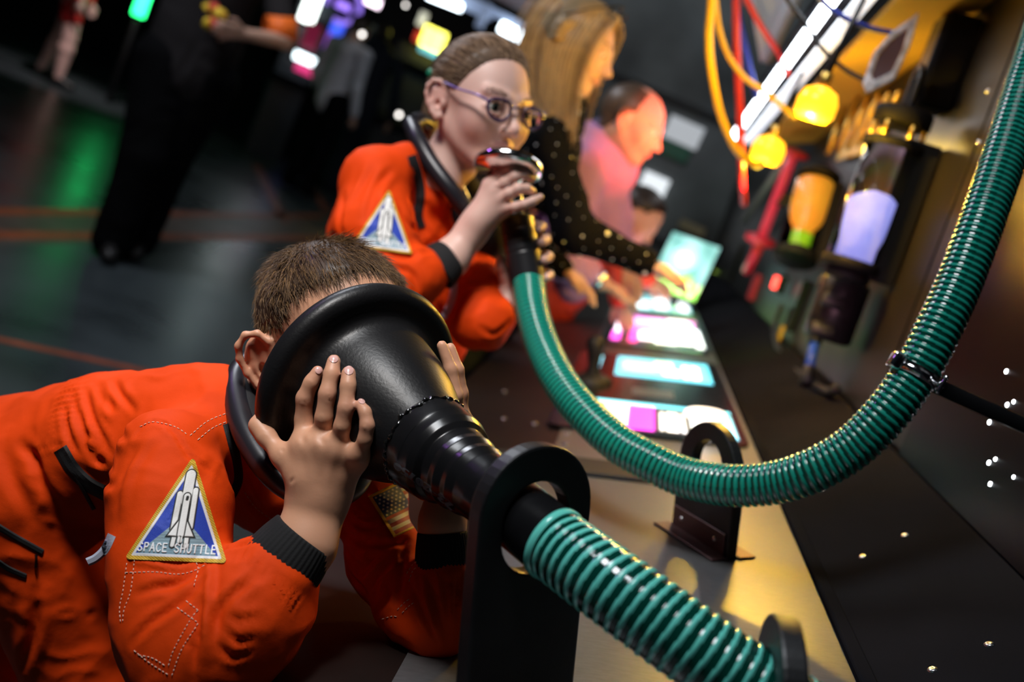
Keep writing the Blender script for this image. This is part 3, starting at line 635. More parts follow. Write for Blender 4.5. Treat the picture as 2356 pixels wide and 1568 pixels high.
class Head:
    """head in its own frame: rows of fr are side, forward, up; s scales a 0.215 m tall head"""
    def __init__(s, c, f, u, sc=1.0, flare=0.38, earsize=1.0):
        s.flare = flare; s.earsize = earsize; s.c = np.asarray(c, float); s.fr = head_frame(f, u); s.s = sc
    def w(s, x, y, z): return s.c+(np.array([x, y, z])*s.s)@s.fr
    def loc(s, V): return ((V-s.c)@s.fr.T)/s.s
    def prims(s, face=True, neck_to=None, neck_r=0.047, ears=(-1, 1), jaw=1.0, mouth_open=0.0):
        S = s.s; c = lambda a, b, ra, rb=None, k=0.012, op='u', fl=None: Cap(s.w(*a), s.w(*b), ra*S, None if rb is None else rb*S, k*S, op, fl)
        e = lambda a, r, k=0.012, op='u', fr=None: Ell(s.w(*a), np.array(r)*S, s.fr if fr is None else fr, k*S, op)
        L = [e((0, -0.010, 0.028), (0.073, 0.093, 0.080)), e((0, 0.030, -0.025), (0.057, 0.058, 0.070), k=0.03)]
        for x in (-1, 1):
            L += [c((x*0.050, -0.005, -0.040), (x*0.022, 0.052, -0.083*jaw), 0.015, 0.012, k=0.028), e((x*0.036, 0.055, -0.024), (0.022, 0.021, 0.026), k=0.025)]
        L += [e((0, 0.064, -0.084*jaw), (0.017, 0.015, 0.015), k=0.022)]
        if face:
            for x in (-1, 1): L += [e((x*0.031, 0.102, 0.003), (0.021, 0.019, 0.014), k=0.014, op='s')]
            for x in (-1, 1):
                L += [c((x*0.014, 0.083, 0.020), (x*0.046, 0.069, 0.024), 0.005, 0.004, k=0.014)]
                arc = lambda z, y, r: [c((x*0.018, y-0.002, 0.001), (x*0.026, y+0.0035, z), r, k=0.004), c((x*0.026, y+0.0035, z), (x*0.037, y+0.002, z), r, k=0.004), c((x*0.037, y+0.002, z), (x*0.046, y-0.008, 0.0), r, k=0.004)]
                L += arc(0.0102, 0.0825, 0.0028)+arc(-0.0078, 0.0805, 0.0024)
            L += [c((0, 0.083, 0.012), (0, 0.101, -0.024), 0.0068, 0.0085, k=0.014), e((0, 0.1045, -0.028), (0.0095, 0.0085, 0.0085), k=0.008)]
            for x in (-1, 1): L += [e((x*0.0115, 0.0935, -0.0325), (0.0066, 0.0085, 0.0062), k=0.006), Ell(s.w(x*0.0058, 0.101, -0.0385), np.array([0.0028, 0.0038, 0.0028])*S, s.fr, 0.002*S, 's')]
            for x in (-1, 1): L += [c((0, 0.0885, -0.0505), (x*0.019, 0.0805, -0.0545), 0.0046, 0.0028, k=0.006), c((0, 0.087, -0.0590-mouth_open), (x*0.017, 0.080, -0.0560), 0.0052, 0.003, k=0.006)]
            L += [c((-0.018, 0.090, -0.0552), (0.018, 0.090, -0.0552), 0.0014, k=0.003, op='s')]
        for x in ears: L += s.ear(x)
        if neck_to is not None: L += [Cap(s.w(0, -0.022, -0.045), neck_to, neck_r*S, neck_r*S*1.12, 0.02*S)]
        return L
    def ear(s, x):
        S = s.s; o = np.array([x*0.0735, -0.004, -0.008])
        # ear plane: tilted outwards and back
        n = nrm(np.array([x*0.86, s.flare, 0.0])); t = nrm(np.cross((0, 0, 1), n)); es_ = s.earsize; zz = np.cross(n, t); t = -t if t[1] > 0 else t
        pt = lambda a, b, d=0.0: s.w(*(o+(t*a+np.array([0, 0, 1])*b+n*d)*es_)); S = S*es_
        L = []; rim = [(-0.006, 0.010, 0.004), (-0.004, 0.024, 0.006), (0.006, 0.032, 0.009), (0.017, 0.031, 0.012), (0.024, 0.021, 0.014), (0.0245, 0.008, 0.013), (0.019, -0.006, 0.011), (0.011, -0.018, 0.008), (0.002, -0.026, 0.005), (-0.005, -0.022, 0.003)]
        fr = np.array([t, n, np.array([0, 0, 1])])@s.fr
        L += [Ell(pt(0.008, 0.004, 0.003), np.array([0.0175, 0.0055, 0.0265])*S, fr, 0.008*S), Ell(pt(0.009, 0.008, 0.0140), np.array([0.0125, 0.0062, 0.0185])*S, fr, 0.004*S, 's')]
        for a, b in zip(rim[:-1], rim[1:]): L += [Cap(pt(*a), pt(*b), 0.0033*S, k=0.003*S)]
        L += [Cap(pt(0.015, 0.018, 0.008), pt(0.013, 0.0, 0.006), 0.0026*S, 0.003*S, 0.004*S), Cap(pt(0.013, 0.0, 0.006), pt(0.004, -0.012, 0.006), 0.003*S, k=0.004*S), Ell(pt(-0.004, -0.002, 0.005), np.array([0.0042, 0.004, 0.0065])*S, fr, 0.004*S), Ell(pt(0.001, -0.022, 0.004), np.array([0.0065, 0.004, 0.0065])*S, fr, 0.005*S), Ell(pt(0.004, -0.004, 0.0055), np.array([0.005, 0.004, 0.006])*S, fr, 0.003*S, 's')]
        return L
def skin_col(V, hd, base, lips=(0.55, 0.22, 0.19), blush=0.5):
    c = np.tile(np.array(base, float), (len(V), 1)); l = hd.loc(V); near = np.linalg.norm(l, axis=1) < 0.2
    def add(m, col, a): c[:] = c*(1-(m*a)[:, None])+np.array(col)*(m*a)[:, None]
    g = lambda x, y, z, r: np.exp(-(((np.abs(l[:, 0])-x)**2+(l[:, 1]-y)**2+(l[:, 2]-z)**2)/r**2))*near
    red = (base[0]*0.98, base[1]*0.62, base[2]*0.62)
    add(g(0.04, 0.062, -0.03, 0.022), red, 0.55*blush); add(g(0, 0.105, -0.028, 0.012), red, 0.4*blush); add(g(0.085, -0.01, 0.0, 0.022), red, 0.55*blush)
    m = ((np.abs(l[:, 0]) < 0.021) & (np.abs(l[:, 2]+0.055) < 0.0085-0.15*np.abs(l[:, 0])) & (l[:, 1] > 0.078) & near).astype(float); add(m, lips, 0.8)
    return c
def eyes(hd, parent, iris=(0.12, 0.16, 0.12), look=(0, 1, 0)):
    for x in (-1, 1):
        c = hd.w(x*0.0315, 0.0735, 0.001); V, F = ball((0, 0, 0), 0.0132*hd.s, 28); lk = nrm(np.array(look, float)@hd.fr)
        x_, y_, z_ = rot_frame(lk); V = V[:, :1]*x_+V[:, 1:2]*y_+V[:, 2:]*z_; ang = np.arccos(np.clip((V/np.linalg.norm(V, axis=1)[:, None])@lk, -1, 1))
        col = np.tile([0.72, 0.68, 0.66], (len(V), 1)); col[ang < 0.52] = iris; col[ang < 0.23] = (0.005, 0.005, 0.005); obj('eye', V+c, F, M_eye, parent, col=col)
def brow(hd, parent, colr, n=90):
    for x in (-1, 1):
        ps = []
        for _ in range(n):
            t = rng.rand(); b = np.array([x*(0.014+0.034*t), 0.0905-0.016*t*t-0.002, 0.0225+0.006*math.sin(t*2.2)+rng.randn()*0.0012]); d = np.array([x*0.007, -0.001, 0.0015-0.002*t]); ps.append([hd.w(*b), hd.w(*(b+d*0.5+[0, 0.001, 0])), hd.w(*(b+d))])
        V, F = strands(np.array(ps), 0.0004*hd.s); obj('eyebrow', V, F, M_hairc, parent, col=np.tile(colr, (len(V), 1)))
def cap_hair(V, F, N, hd, line, thick, lift=lambda l: 0, ramp=0.012):
    """the closely fitting layer of hair over the scalp: faces whose head-frame points lie above line(l) > 0"""
    l = hd.loc(V); m = line(l); F = np.asarray(F); keep = (m[F] > 0).all(1) & (np.linalg.norm(l, axis=1)[F] < 0.16).all(1); F2 = F[keep]; us = np.unique(F2); mp = -np.ones(len(V), int); mp[us] = np.arange(len(us))
    t = np.clip(m[us]/ramp, 0, 1); off = (0.0006+thick*t)*hd.s+lift(l[us]); return V[us]+N[us]*off[:, None], mp[F2], us
def short_hair(V, F, N, hd, line, parent, n, length, cols, crown=(0, -0.045, 0.10), thick=0.003, wd=0.00028, fwd=0.0, seed=3):
    r = np.random.RandomState(seed); V2, F2, us = cap_hair(V, F, N, hd, line, thick); l2 = hd.loc(V2); base = np.array(cols[0]); nz = vnoise(V2*160)*0.5+vnoise(V2*60)*0.5
    o = obj('hair', V2, F2, M_hairc, parent, col=base*(0.85+0.35*nz[:, None]))
    N2 = N[us]; ids = r.choice(len(V2), n); root = V2[ids]-N2[ids]*0.0015; nn = N2[ids]
    g = (l2[ids]-np.array(crown))@hd.fr; g = g/np.maximum(np.linalg.norm(g, axis=1), 1e-6)[:, None]+fwd*hd.fr[1]
    g = g-nn*(g*nn).sum(1)[:, None]; g /= np.maximum(np.linalg.norm(g, axis=1), 1e-6)[:, None]
    g += 0.35*np.stack([vnoise(root*45+i*9) for i in range(3)], 1)+0.18*r.randn(n, 3)
    ln = length(l2[ids])*(0.7+0.6*r.rand(n)); lift = 0.35+0.25*r.rand(n)
    ts = np.linspace(0, 1, 5); pts = root[:, None, :]+(g[:, None, :]*ts[None, :, None]+nn[:, None, :]*(lift[:, None]*(ts-0.75*ts**2)[None, :])[..., None])*ln[:, None, None]
    SV, SF = strands(pts, wd); cm = r.rand(n)**1.3; cc = np.array(cols[1])*(1-cm[:, None])+np.array(cols[2])*cm[:, None]; cc = np.repeat(cc, len(SV)//n, 0)
    obj('hair_strands', SV, SF, M_hairc, o, col=cc); return o
def ribbon(bvh, pts, wpx, off=0.0012, n=60, m=5, thick=0.0012):
    p = resample(np.array([(a[0], a[1], 0) for a in pts], float), n=n)[:, :2]; t = np.gradient(p, axis=0); t /= np.linalg.norm(t, axis=1)[:, None]; nn = np.stack([-t[:, 1], t[:, 0]], 1)
    wv = np.interp(np.linspace(0, 1, n), np.linspace(0, 1, len(pts)), [a[2] if len(a) > 2 else wpx for a in pts]); V = []; last = None
    for i in range(n):
        row = []
        for j in range(m):
            q = p[i]+nn[i]*wv[i]*(j/(m-1)-0.5); D = hitD(bvh, q[0], q[1]); row.append((q, D))
        ok = [d for _, d in row if d]
        if not ok: continue
        md = float(np.median(ok))
        if last and abs(md-last) > 0.03: md = last
        last = md
        for k, (q, D) in enumerate(row):
            D = D if D and abs(D-md) < 0.02 else md
            V.append(P(q[0], q[1], D-off*(0.2 if k in (0, m-1) else 1)))
    rows = len(V)//m; F = [(i*m+j, i*m+j+1, (i+1)*m+j+1, (i+1)*m+j) for i in range(rows-1) for j in range(m-1)]
    V = np.array(V); 
    if len(V) == 0: return None
    B = V+(V-np.array([0, 0, HC]))/np.linalg.norm(V-np.array([0, 0, HC]), axis=1)[:, None]*thick; k = len(V); F2 = list(F)+[tuple(k+i for i in reversed(f)) for f in F]
    bd = [i*m for i in range(rows)]+[(rows-1)*m+j for j in range(1, m)]+[i*m+m-1 for i in range(rows-2, -1, -1)]+[j for j in range(m-2, 0, -1)]
    for a, b in zip(bd, bd[1:]+bd[:1]): F2.append((a, b, k+b, k+a))
    return np.vstack([V, B]), F2
def pc(px, py, D, r=None):
    p = P(px, py, D); return p if r is None else (p, r*D/FPX)
def chain(pts, k=0.01, fl=None):
    """capsules through (px, py, D, r_px)"""
    q = [pc(*a) for a in pts]; return [Cap(a[0], b[0], a[1], b[1], k, fl=fl) for a, b in zip(q[:-1], q[1:])]
def wchain(pts, k=0.02): return [Cap(a[:3], b[:3], a[3], b[3], k) for a, b in zip(pts[:-1], pts[1:])]
# stroke lettering, on a 0..1 square
STROKES = {'S': [[(.9, .85), (.6, 1), (.3, .98), (.1, .8), (.2, .58), (.75, .42), (.9, .22), (.7, .02), (.35, 0), (.08, .15)]], 'P': [[(.15, 0), (.15, 1), (.7, 1), (.9, .78), (.7, .5), (.15, .5)]],
 'A': [[(.05, 0), (.5, 1), (.95, 0)], [(.22, .36), (.78, .36)]], 'C': [[(.92, .82), (.6, 1), (.3, .95), (.1, .6), (.12, .3), (.35, .02), (.65, 0), (.92, .18)]], 'E': [[(.85, 1), (.15, 1), (.15, 0), (.88, 0)], [(.15, .52), (.75, .52)]],
 'H': [[(.12, 0), (.12, 1)], [(.88, 0), (.88, 1)], [(.12, .5), (.88, .5)]], 'U': [[(.12, 1), (.12, .25), (.35, 0), (.65, 0), (.88, .25), (.88, 1)]], 'T': [[(.05, 1), (.95, 1)], [(.5, 1), (.5, 0)]], 'L': [[(.2, 1), (.2, 0), (.85, 0)]],
 '0': [[(.5, 1), (.2, .8), (.12, .5), (.2, .2), (.5, 0), (.8, .2), (.88, .5), (.8, .8), (.5, 1)]], '2': [[(.1, .78), (.3, 1), (.7, 1), (.88, .75), (.1, 0), (.9, 0)]], '3': [[(.1, .85), (.4, 1), (.8, .9), (.8, .65), (.45, .52), (.85, .4), (.85, .12), (.45, 0), (.1, .12)]],
 '5': [[(.85, 1), (.2, 1), (.15, .55), (.6, .6), (.88, .35), (.7, .05), (.3, 0), (.1, .12)]], '7': [[(.1, 1), (.9, 1), (.4, 0)]], '-': [[(.2, .5), (.8, .5)]], ' ': []}
def textmask(U, V, s, x0, y0, h_, wd, th, gap=0.25, curve=0.0):
    m = np.full(U.shape, 9.0); x = x0
    for ch in s:
        for st in STROKES[ch]:
            for (a, b), (c, d) in zip(st[:-1], st[1:]):
                ax, ay, bx, by = x+a*wd, y0+b*h_, x+c*wd, y0+d*h_; dx, dy = bx-ax, by-ay; L = max(dx*dx+dy*dy, 1e-9)
                t = np.clip(((U-ax)*dx+(V-ay)*dy)/L, 0, 1); m = np.minimum(m, np.hypot(U-ax-t*dx, V-ay-t*dy))
        x += wd*(1+gap)
    return np.clip((th-m)/(th*0.5)+0.5, 0, 1)
def shuttle_patch(U, V):
    """triangular mission patch in its own unit square: apex (.5,1), base 0..1 at v=0"""
    col = np.zeros(U.shape+(3,)); h = np.zeros(U.shape); keep = np.zeros(U.shape, bool)
    A, B_, Cc = np.array([0.5, 0.985]), np.array([0.0, 0.0]), np.array([1.0, 0.0])
    e1 = np.abs((A[0]-B_[0])*(V-B_[1])-(A[1]-B_[1])*(U-B_[0])); d1 = ((A[1]-B_[1])*(U-B_[0])-(A[0]-B_[0])*(V-B_[1]))/np.hypot(*(A-B_)); d2 = (-(A[1]-Cc[1])*(U-Cc[0])+(A[0]-Cc[0])*(V-Cc[1]))/np.hypot(*(A-Cc)); d3 = V
    r_ = 0.055; q = [r_-d1, r_-d2, r_-d3]; m = np.maximum(np.maximum(q[0], q[1]), q[2]); pos = np.sqrt(sum(np.maximum(a, 0)**2 for a in q)); dist = r_-np.where(m > 0, pos, m)
    keep = dist > 0
    tw = np.sin((U*1.3+V*2.1)*150); col[:] = (0.78, 0.47, 0.02); col *= (0.72+0.28*tw)[..., None]; h[:] = 0.8+0.15*tw
    def lay(mask, c, hh):
        a = np.clip(mask, 0, 1)[..., None]; col[:] = col*(1-a)+np.array(c)*a; np.copyto(h, h*(1-a[..., 0])+hh*a[..., 0])
    sm = lambda d, wd=0.006: np.clip(d/wd+0.5, 0, 1)
    lay(sm(dist-0.040), (0.78, 0.78, 0.80), 0.75); lay(sm(dist-0.064), (0.008, 0.045, 0.42), 0.35)
    hill = 0.42-1.25*np.abs(U-0.5)*0.75; grad = np.clip(V/0.4, 0, 1)[..., None]; line = 0.85+0.15*np.sin(V*230)
    a = (sm(dist-0.064)*sm(hill-V))[..., None]; cg = (np.array([0.25, 0.45, 0.58])*(1-grad)+np.array([0.42, 0.56, 0.62])*grad)*line[..., None]*0.8; col[:] = col*(1-a)+cg*a
    seg = lambda x0, y0, x1, y1: np.hypot(U-x0-np.clip(((U-x0)*(x1-x0)+(V-y0)*(y1-y0))/((x1-x0)**2+(y1-y0)**2), 0, 1)*(x1-x0), V-y0-np.clip(((U-x0)*(x1-x0)+(V-y0)*(y1-y0))/((x1-x0)**2+(y1-y0)**2), 0, 1)*(y1-y0))
    W_, K_ = (0.82, 0.83, 0.82), (0.01, 0.012, 0.01)
    wing = lambda g: np.minimum(np.minimum(V-(0.235-g), (0.42+g*2-np.abs(U-0.505)*1.65)-V+0.02), 0.155+g-np.abs(U-0.505))
    shapes = [(0.026-seg(.425, .30, .435, .62), 1), (0.024-seg(.585, .32, .580, .66), 1), (0.045-seg(.505, .55, .510, .80), 1), (0.020-seg(.44, .15, .445, .22), 1), (0.020-seg(.57, .145, .568, .22), 1)]
    for d, hh in shapes: lay(sm(d+0.013), K_, 0.9)
    for d, hh in shapes: lay(sm(d), W_, 1.5)
    lay(sm(wing(0.014)), K_, 1.0); lay(sm(wing(0.0)), W_, 1.6); lay(sm(0.042-seg(.505, .25, .508, .60)), K_, 1.4); lay(sm(0.030-seg(.505, .25, .508, .60)), W_, 1.9)
    lay(sm(0.014-seg(.51, .575, .512, .595)), K_, 1.9); lay(sm(0.004-seg(.54, .40, .54, .56)), K_, 1.9); lay(sm(0.022-seg(.503, .185, .503, .215)), K_, 1.4); lay(sm(0.012-seg(.493, .18, .493, .22)), W_, 1.6); lay(sm(0.008-seg(.520, .18, .520, .22)), W_, 1.6)
    lay(textmask(U, V, 'SPACE SHUTTLE', 0.115, 0.085, 0.075, 0.047, 0.0068)*sm(dist-0.06), (0.88, 0.88, 0.90), 1.2)
    return col, h, keep
def flag_patch(U, V):
    col = np.zeros(U.shape+(3,)); h = np.full(U.shape, 0.8); keep = np.ones(U.shape, bool); b = 0.055; col[:] = (0.85, 0.56, 0.01); col *= (0.85+0.15*np.sin((U+V)*140))[..., None]
    inn = (U > b*0.8) & (U < 1-b*0.8) & (V > b) & (V < 1-b); v = (1-V-b)/(1-2*b); k = np.floor(v*11.0).astype(int); col[inn & (k % 2 == 0)] = (0.42, 0.012, 0.03); col[inn & (k % 2 == 1)] = (0.80, 0.74, 0.70)
    can = inn & (U < 0.44) & (v < 0.56); col[can] = (0.012, 0.055, 0.26); uu = (U-b*0.8)/(0.44-b*0.8); vv = v/0.56
    st = np.zeros(U.shape, bool)
    for r_ in range(7):
        for c in range(5+(r_ % 2 == 0)):
            cx = (c+0.6+(0.5 if r_ % 2 else 0))/6.2; cy = (r_+0.6)/7.2; st |= np.hypot((uu-cx)*1.0, (vv-cy)*0.9) < 0.038
    col[can & st] = (0.75, 0.78, 0.85); h[can & st] = 1.1; return col, h, keep
# ------------------------------------------------------------------ the boy
fb = bvh_of(FV, FF)
hB = Head(P(779, 796, 1.075), cdir(0.57, -0.18, 0.80), cdir(-0.04, 0.97, 0.22), 1.03, 0.72, 1.08)
boy = thing('person', 'boy in orange flight suit leaning on the desk, face inside the big black funnel', 'person', onfloor(120, 2100) if False else np.array([-0.55, 1.25, 0.0]))
# near hand (its back to us), lying on the funnel
def fd(px, py, off=0.010, dflt=0.93):
    d = hitD(fb, px, py); return (d if d else dflt)-off
def cap_to(px, py, r, dflt): return (px, py, min(fd(px, py, r*0.93/FPX*0.92, dflt), dflt), r)
fing = {'index': [(697, 1020, 21), (699, 965, 21), (701, 916, 20), (716, 880, 17.8), (731, 854, 14.5)], 'middle': [(737, 1018, 20.5), (745, 960, 20.5), (753, 906, 20), (763, 860, 18.5), (768, 831, 17)],
        'ring': [(778, 1028, 20), (787, 980, 19.5), (796, 938, 19), (801, 887, 18.4), (802, 858, 17.5)], 'little': [(826, 1045, 18), (840, 1010, 17), (845, 978, 17), (840, 948, 15), (829, 930, 12.5)]}
HB = []
for nm, f in fing.items():
    pts = [cap_to(a, b, r, 0.935) for a, b, r in f]
    if nm in ('index',): pts = [(a, b, min(d, 0.925+0.004*i), r) for i, (a, b, d, r) in enumerate(pts)]
    fing[nm] = pts; HB += chain(pts, k=0.0035)
wr = (729, 1168, 0.925)
for nm, q in (('index', (700, 1030, 0.917, 24)), ('middle', (738, 1028, 0.911, 24)), ('ring', (779, 1038, 0.909, 23)), ('little', (823, 1055, 0.912, 20))):
    HB += chain([(q[0], q[1], q[2], q[3]), (wr[0]+(q[0]-760)*0.45, wr[1]-28, wr[2]-0.003, 36)], k=0.014)
    HB += [Cap(pc(*fing[nm][0][:3]), pc(*q[:3]), 20*0.92/FPX, 22*0.92/FPX, 0.010)]
HB += chain([(740, 1085, 0.921, 62), (745, 1120, 0.925, 52)], k=0.02, fl=(cdir(0, 0, 1), 0.45))
HB += chain([(700, 1100, 0.918, 34), (650, 1050, 0.925, 22), (612, 1003, 0.935, 19), (594, 978, 0.94, 17), (606, 948, 0.945, 12)], k=0.010)
HB += chain([(733, 1140, 0.924, 60), (724, 1180, 0.925, 58), (700, 1250, 0.915, 70), (600, 1400, 0.90, 85), (450, 1535, 0.885, 92), (410, 1350, 0.92, 88), (400, 1080, 0.97, 90)], k=0.012, fl=(cdir(0, 0, 1), 0.80))
# far hand, seen edge-on along the right side of the funnel
far = [[(1050, 975, 0.985, 19), (1048, 910, 0.975, 17), (1037, 850, 0.975, 15), (1017, 795, 0.975, 12.5)], [(1058, 970, 1.00, 19), (1060, 905, 0.995, 17), (1052, 850, 0.99, 15), (1036, 800, 0.99, 12)],
       [(1060, 975, 1.018, 18), (1060, 915, 1.012, 16), (1052, 865, 1.01, 14), (1040, 820, 1.01, 12)], [(1055, 985, 1.034, 16), (1056, 940, 1.03, 14), (1050, 900, 1.03, 13), (1040, 870, 1.03, 11)],
       [(1030, 1035, 0.985, 20), (1010, 1010, 1.01, 17), (995, 975, 1.02, 14)]]
for f in far: HB += chain(f, k=0.004)
HB += chain([(1052, 985, 1.005, 42), (1045, 1060, 1.005, 44), (1032, 1110, 1.0, 46), (1018, 1200, 0.99, 50), (1005, 1400, 1.0, 60), (860, 1200, 1.08, 62), (770, 1090, 1.14, 70)], k=0.012)
neckB = P(600, 935, 1.10)
HB += hB.prims(neck_to=neckB, neck_r=0.045, ears=(-1, 1))
torso = [(600, 960, 1.12, 70), (480, 1010, 1.12, 85), (330, 1030, 1.14, 95), (160, 1060, 1.18, 110), (60, 1100, 1.20, 115)]
HB += chain(torso, k=0.03)
HB += [Cap(P(500, 1010, 1.12), P(400, 1070, 0.99), 0.035, 0.035, 0.02), Cap(P(500, 1010, 1.13), P(770, 1090, 1.14), 0.04, 0.035, 0.02)]
hipn, hipf = P(70, 1130, 1.14), P(40, 1130, 1.30)
knn = P(225, 1600, 1.20); knf = P(20, 1600, 1.36)
legs = []
for hp_, kn in ((hipn, knn), (hipf, knf)):
    ank = np.array([kn[0]-0.14, kn[1]+0.03, 0.07]); legs.append((hp_, kn, ank)); HB += [Cap(hp_, kn, 0.062, 0.046, 0.02), Cap(kn, ank, 0.044, 0.03, 0.02), Cap(ank, ank+np.array([0.12, -0.01, -0.04]), 0.028, 0.026, 0.01)]
# elbow rests on the desk: take the lowest point from the desk plane
V, F = march(HB, 0.0021); N = vnormals(V, F)
if (N*(V-V.mean(0))).sum() < 0: F = F[:, ::-1]; N = -N
base = (0.60, 0.31, 0.19); colB = skin_col(V, hB, base, blush=0.6)
# warmer knuckles and fingertips
for nm in fing:
    for i, a_ in ((2, 0.45), (4, 0.5), (0, 0.25)):
        q = pc(*fing[nm][i][:3]); g = np.exp(-((np.linalg.norm(V-q, axis=1))/0.009)**2)*a_; colB = colB*(1-g[:, None])+np.array([0.60, 0.26, 0.19])*g[:, None]
sub = [((718, 868), 8), ((712, 874), 8)]
cr = []
for (x0, y0), (x1, y1), w_, d_ in (((741, 917), (767, 919), 2.2, 0.35), ((742, 900), (766, 900), 2.0, 0.3), ((786, 948), (809, 950), 2.2, 0.35), ((786, 934), (810, 934), 2, 0.3), ((688, 924), (714, 921), 2.2, 0.35), ((753, 853), (778, 856), 1.8, 0.3), ((788, 881), (813, 883), 1.8, 0.3), ((703, 879), (728, 882), 1.8, 0.35), ((608, 985), (628, 984), 2.2, 0.7), ((634, 1020), (650, 1010), 2.4, 0.6), ((655, 1010), (645, 1060), 3.0, 1.0), ((668, 1108), (676, 1100), 4, 1.0), ((695, 1002), (700, 1022), 7, 0.8), ((737, 1005), (743, 1022), 7, 0.8)):
    cr.append(([(x0, y0), ((x0+x1)/2, (y0+y1)/2+1), (x1, y1)], w_, d_))
for x0, y0, x1, y1 in ((700, 1010, 716, 1100), (737, 1012, 735, 1100), (776, 1022, 752, 1110)): cr.append(([(x0, y0), ((x0+x1)/2, (y0+y1)/2), (x1, y1)], 9, -0.35))
hc = pc(750, 980, 0.92); wgt = np.clip((0.085-np.linalg.norm(V-hc, axis=1))/0.02, 0, 1)[:, None]; V = V*(1-wgt)+smooth(V, F, 3, 0.6)*wgt; N = vnormals(V, F)
if (N*(V-V.mean(0))).sum() < 0: N = -N
bb = bvh_of(V, F.tolist()); V = crease(V, N, cr, bb)
obj('body', V, F, M_skin, boy, col=colB)
# nails
for px, py, w_, h_, an in ((733, 851, 8.5, 9, -12), (768, 825, 11, 9, 2), (803, 851, 11.5, 11, 3), (832, 922, 9, 6, 22)):
    bb2 = bb; g = []
    for i in range(7):
        for j in range(7):
            u, v = i/3-1, j/3-1; k = math.sqrt(max(0, 1-0.5*v*v)); k2 = math.sqrt(max(0, 1-0.5*u*u)); uu, vv = u*k*w_*0.93, v*k2*h_*0.93; a = math.radians(an)
            q = (px+uu*math.cos(a)-vv*math.sin(a), py+uu*math.sin(a)+vv*math.cos(a)); D = hitD(bb2, *q, 0.0, None); g.append((q, D))
    md = np.median([d for _, d in g if d]); VV = np.array([P(q[0], q[1], (D if D and D < md+0.004 else md+0.003)-0.0006) for q, D in g]); FFn = [(i*7+j, (i+1)*7+j, (i+1)*7+j+1, i*7+j+1) for i in range(6) for j in range(6)]
    obj('fingernail', VV, FFn, M_nail, boy)
def line_short(l):
    y = l[:, 1]; z0 = np.interp(y, [-0.11, -0.07, -0.035, -0.012, 0.008, 0.020, 0.030, 0.045, 0.060, 0.078, 0.1], [-0.055, -0.050, -0.030, 0.022, 0.032, 0.030, 0.060, 0.077, 0.087, 0.096, 0.100]); ear = ((np.abs(l[:, 0]) > 0.0745) & (np.hypot(l[:, 1]+0.012, l[:, 2]) < 0.045)) | (np.abs(l[:, 0]) > 0.081); return np.where(ear, -1, l[:, 2]-z0)
fade = lambda l: np.interp(l[:, 2], [-0.05, 0.02, 0.06, 0.09], [0.004, 0.007, 0.013, 0.018])
short_hair(V, F, N, hB, line_short, boy, 15000, fade, [(0.042, 0.023, 0.013), (0.034, 0.018, 0.010), (0.25, 0.14, 0.058)], thick=0.0022, wd=0.00030, fwd=0.25)
# ---- flight suit
SB = chain([(590, 960, 1.10, 92), (520, 990, 1.09, 140), (400, 1010, 1.10, 140), (260, 1030, 1.13, 152), (165, 1035, 1.16, 150)], k=0.04)
SB += chain([(150, 1040, 1.16, 146), (60, 1090, 1.19, 178), (40, 1130, 1.22, 170)], k=0.015)
SB += chain([(420, 1040, 1.01, 85), (385, 1060, 0.975, 98), (392, 1180, 0.955, 122), (395, 1320, 0.93, 120), (400, 1450, 0.905, 112), (440, 1530, 0.895, 108), (520, 1470, 0.895, 118), (590, 1390, 0.905, 116), (640, 1316, 0.912, 88)], k=0.030)
SB += chain([(520, 1010, 1.13, 110), (650, 1100, 1.13, 105), (770, 1100, 1.13, 92), (850, 1160, 1.09, 78), (890, 1290, 1.04, 80), (960, 1400, 1.0, 78), (1008, 1432, 0.985, 70), (1018, 1370, 0.985, 66), (1020, 1318, 0.985, 60)], k=0.02)
for hp_, kn, ank in legs: SB += [Cap(hp_, kn, 0.088, 0.066, 0.03), Cap(kn, ank+np.array([0, 0, 0.03]), 0.062, 0.052, 0.03)]
SB += [Cap(neckB, P(640, 900, 1.10), 0.050, 0.052, 0.01, 's')]
SB += chain([(540, 1060, 1.11, 110), (640, 1120, 1.13, 100)], k=0.03)
V, F = march(SB, 0.0036); N = vnormals(V, F)
if (N*(V-V.mean(0))).sum() < 0: F = F[:, ::-1]; N = -N
V = V+N*(0.0022*ridged(V*np.array([13, 13, 13]))+0.0012*ridged(V*34+5))[:, None]
sb = bvh_of(V, F.tolist())
c1 = lambda pts: [(x*0.5026, 780+y*0.5026) for x, y in pts]; c4 = lambda pts: [(x*0.2547, 1180+y*0.2547) for x, y in pts]; c2 = lambda pts: [(700+x*0.3623, 1000+y*0.3623) for x, y in pts]
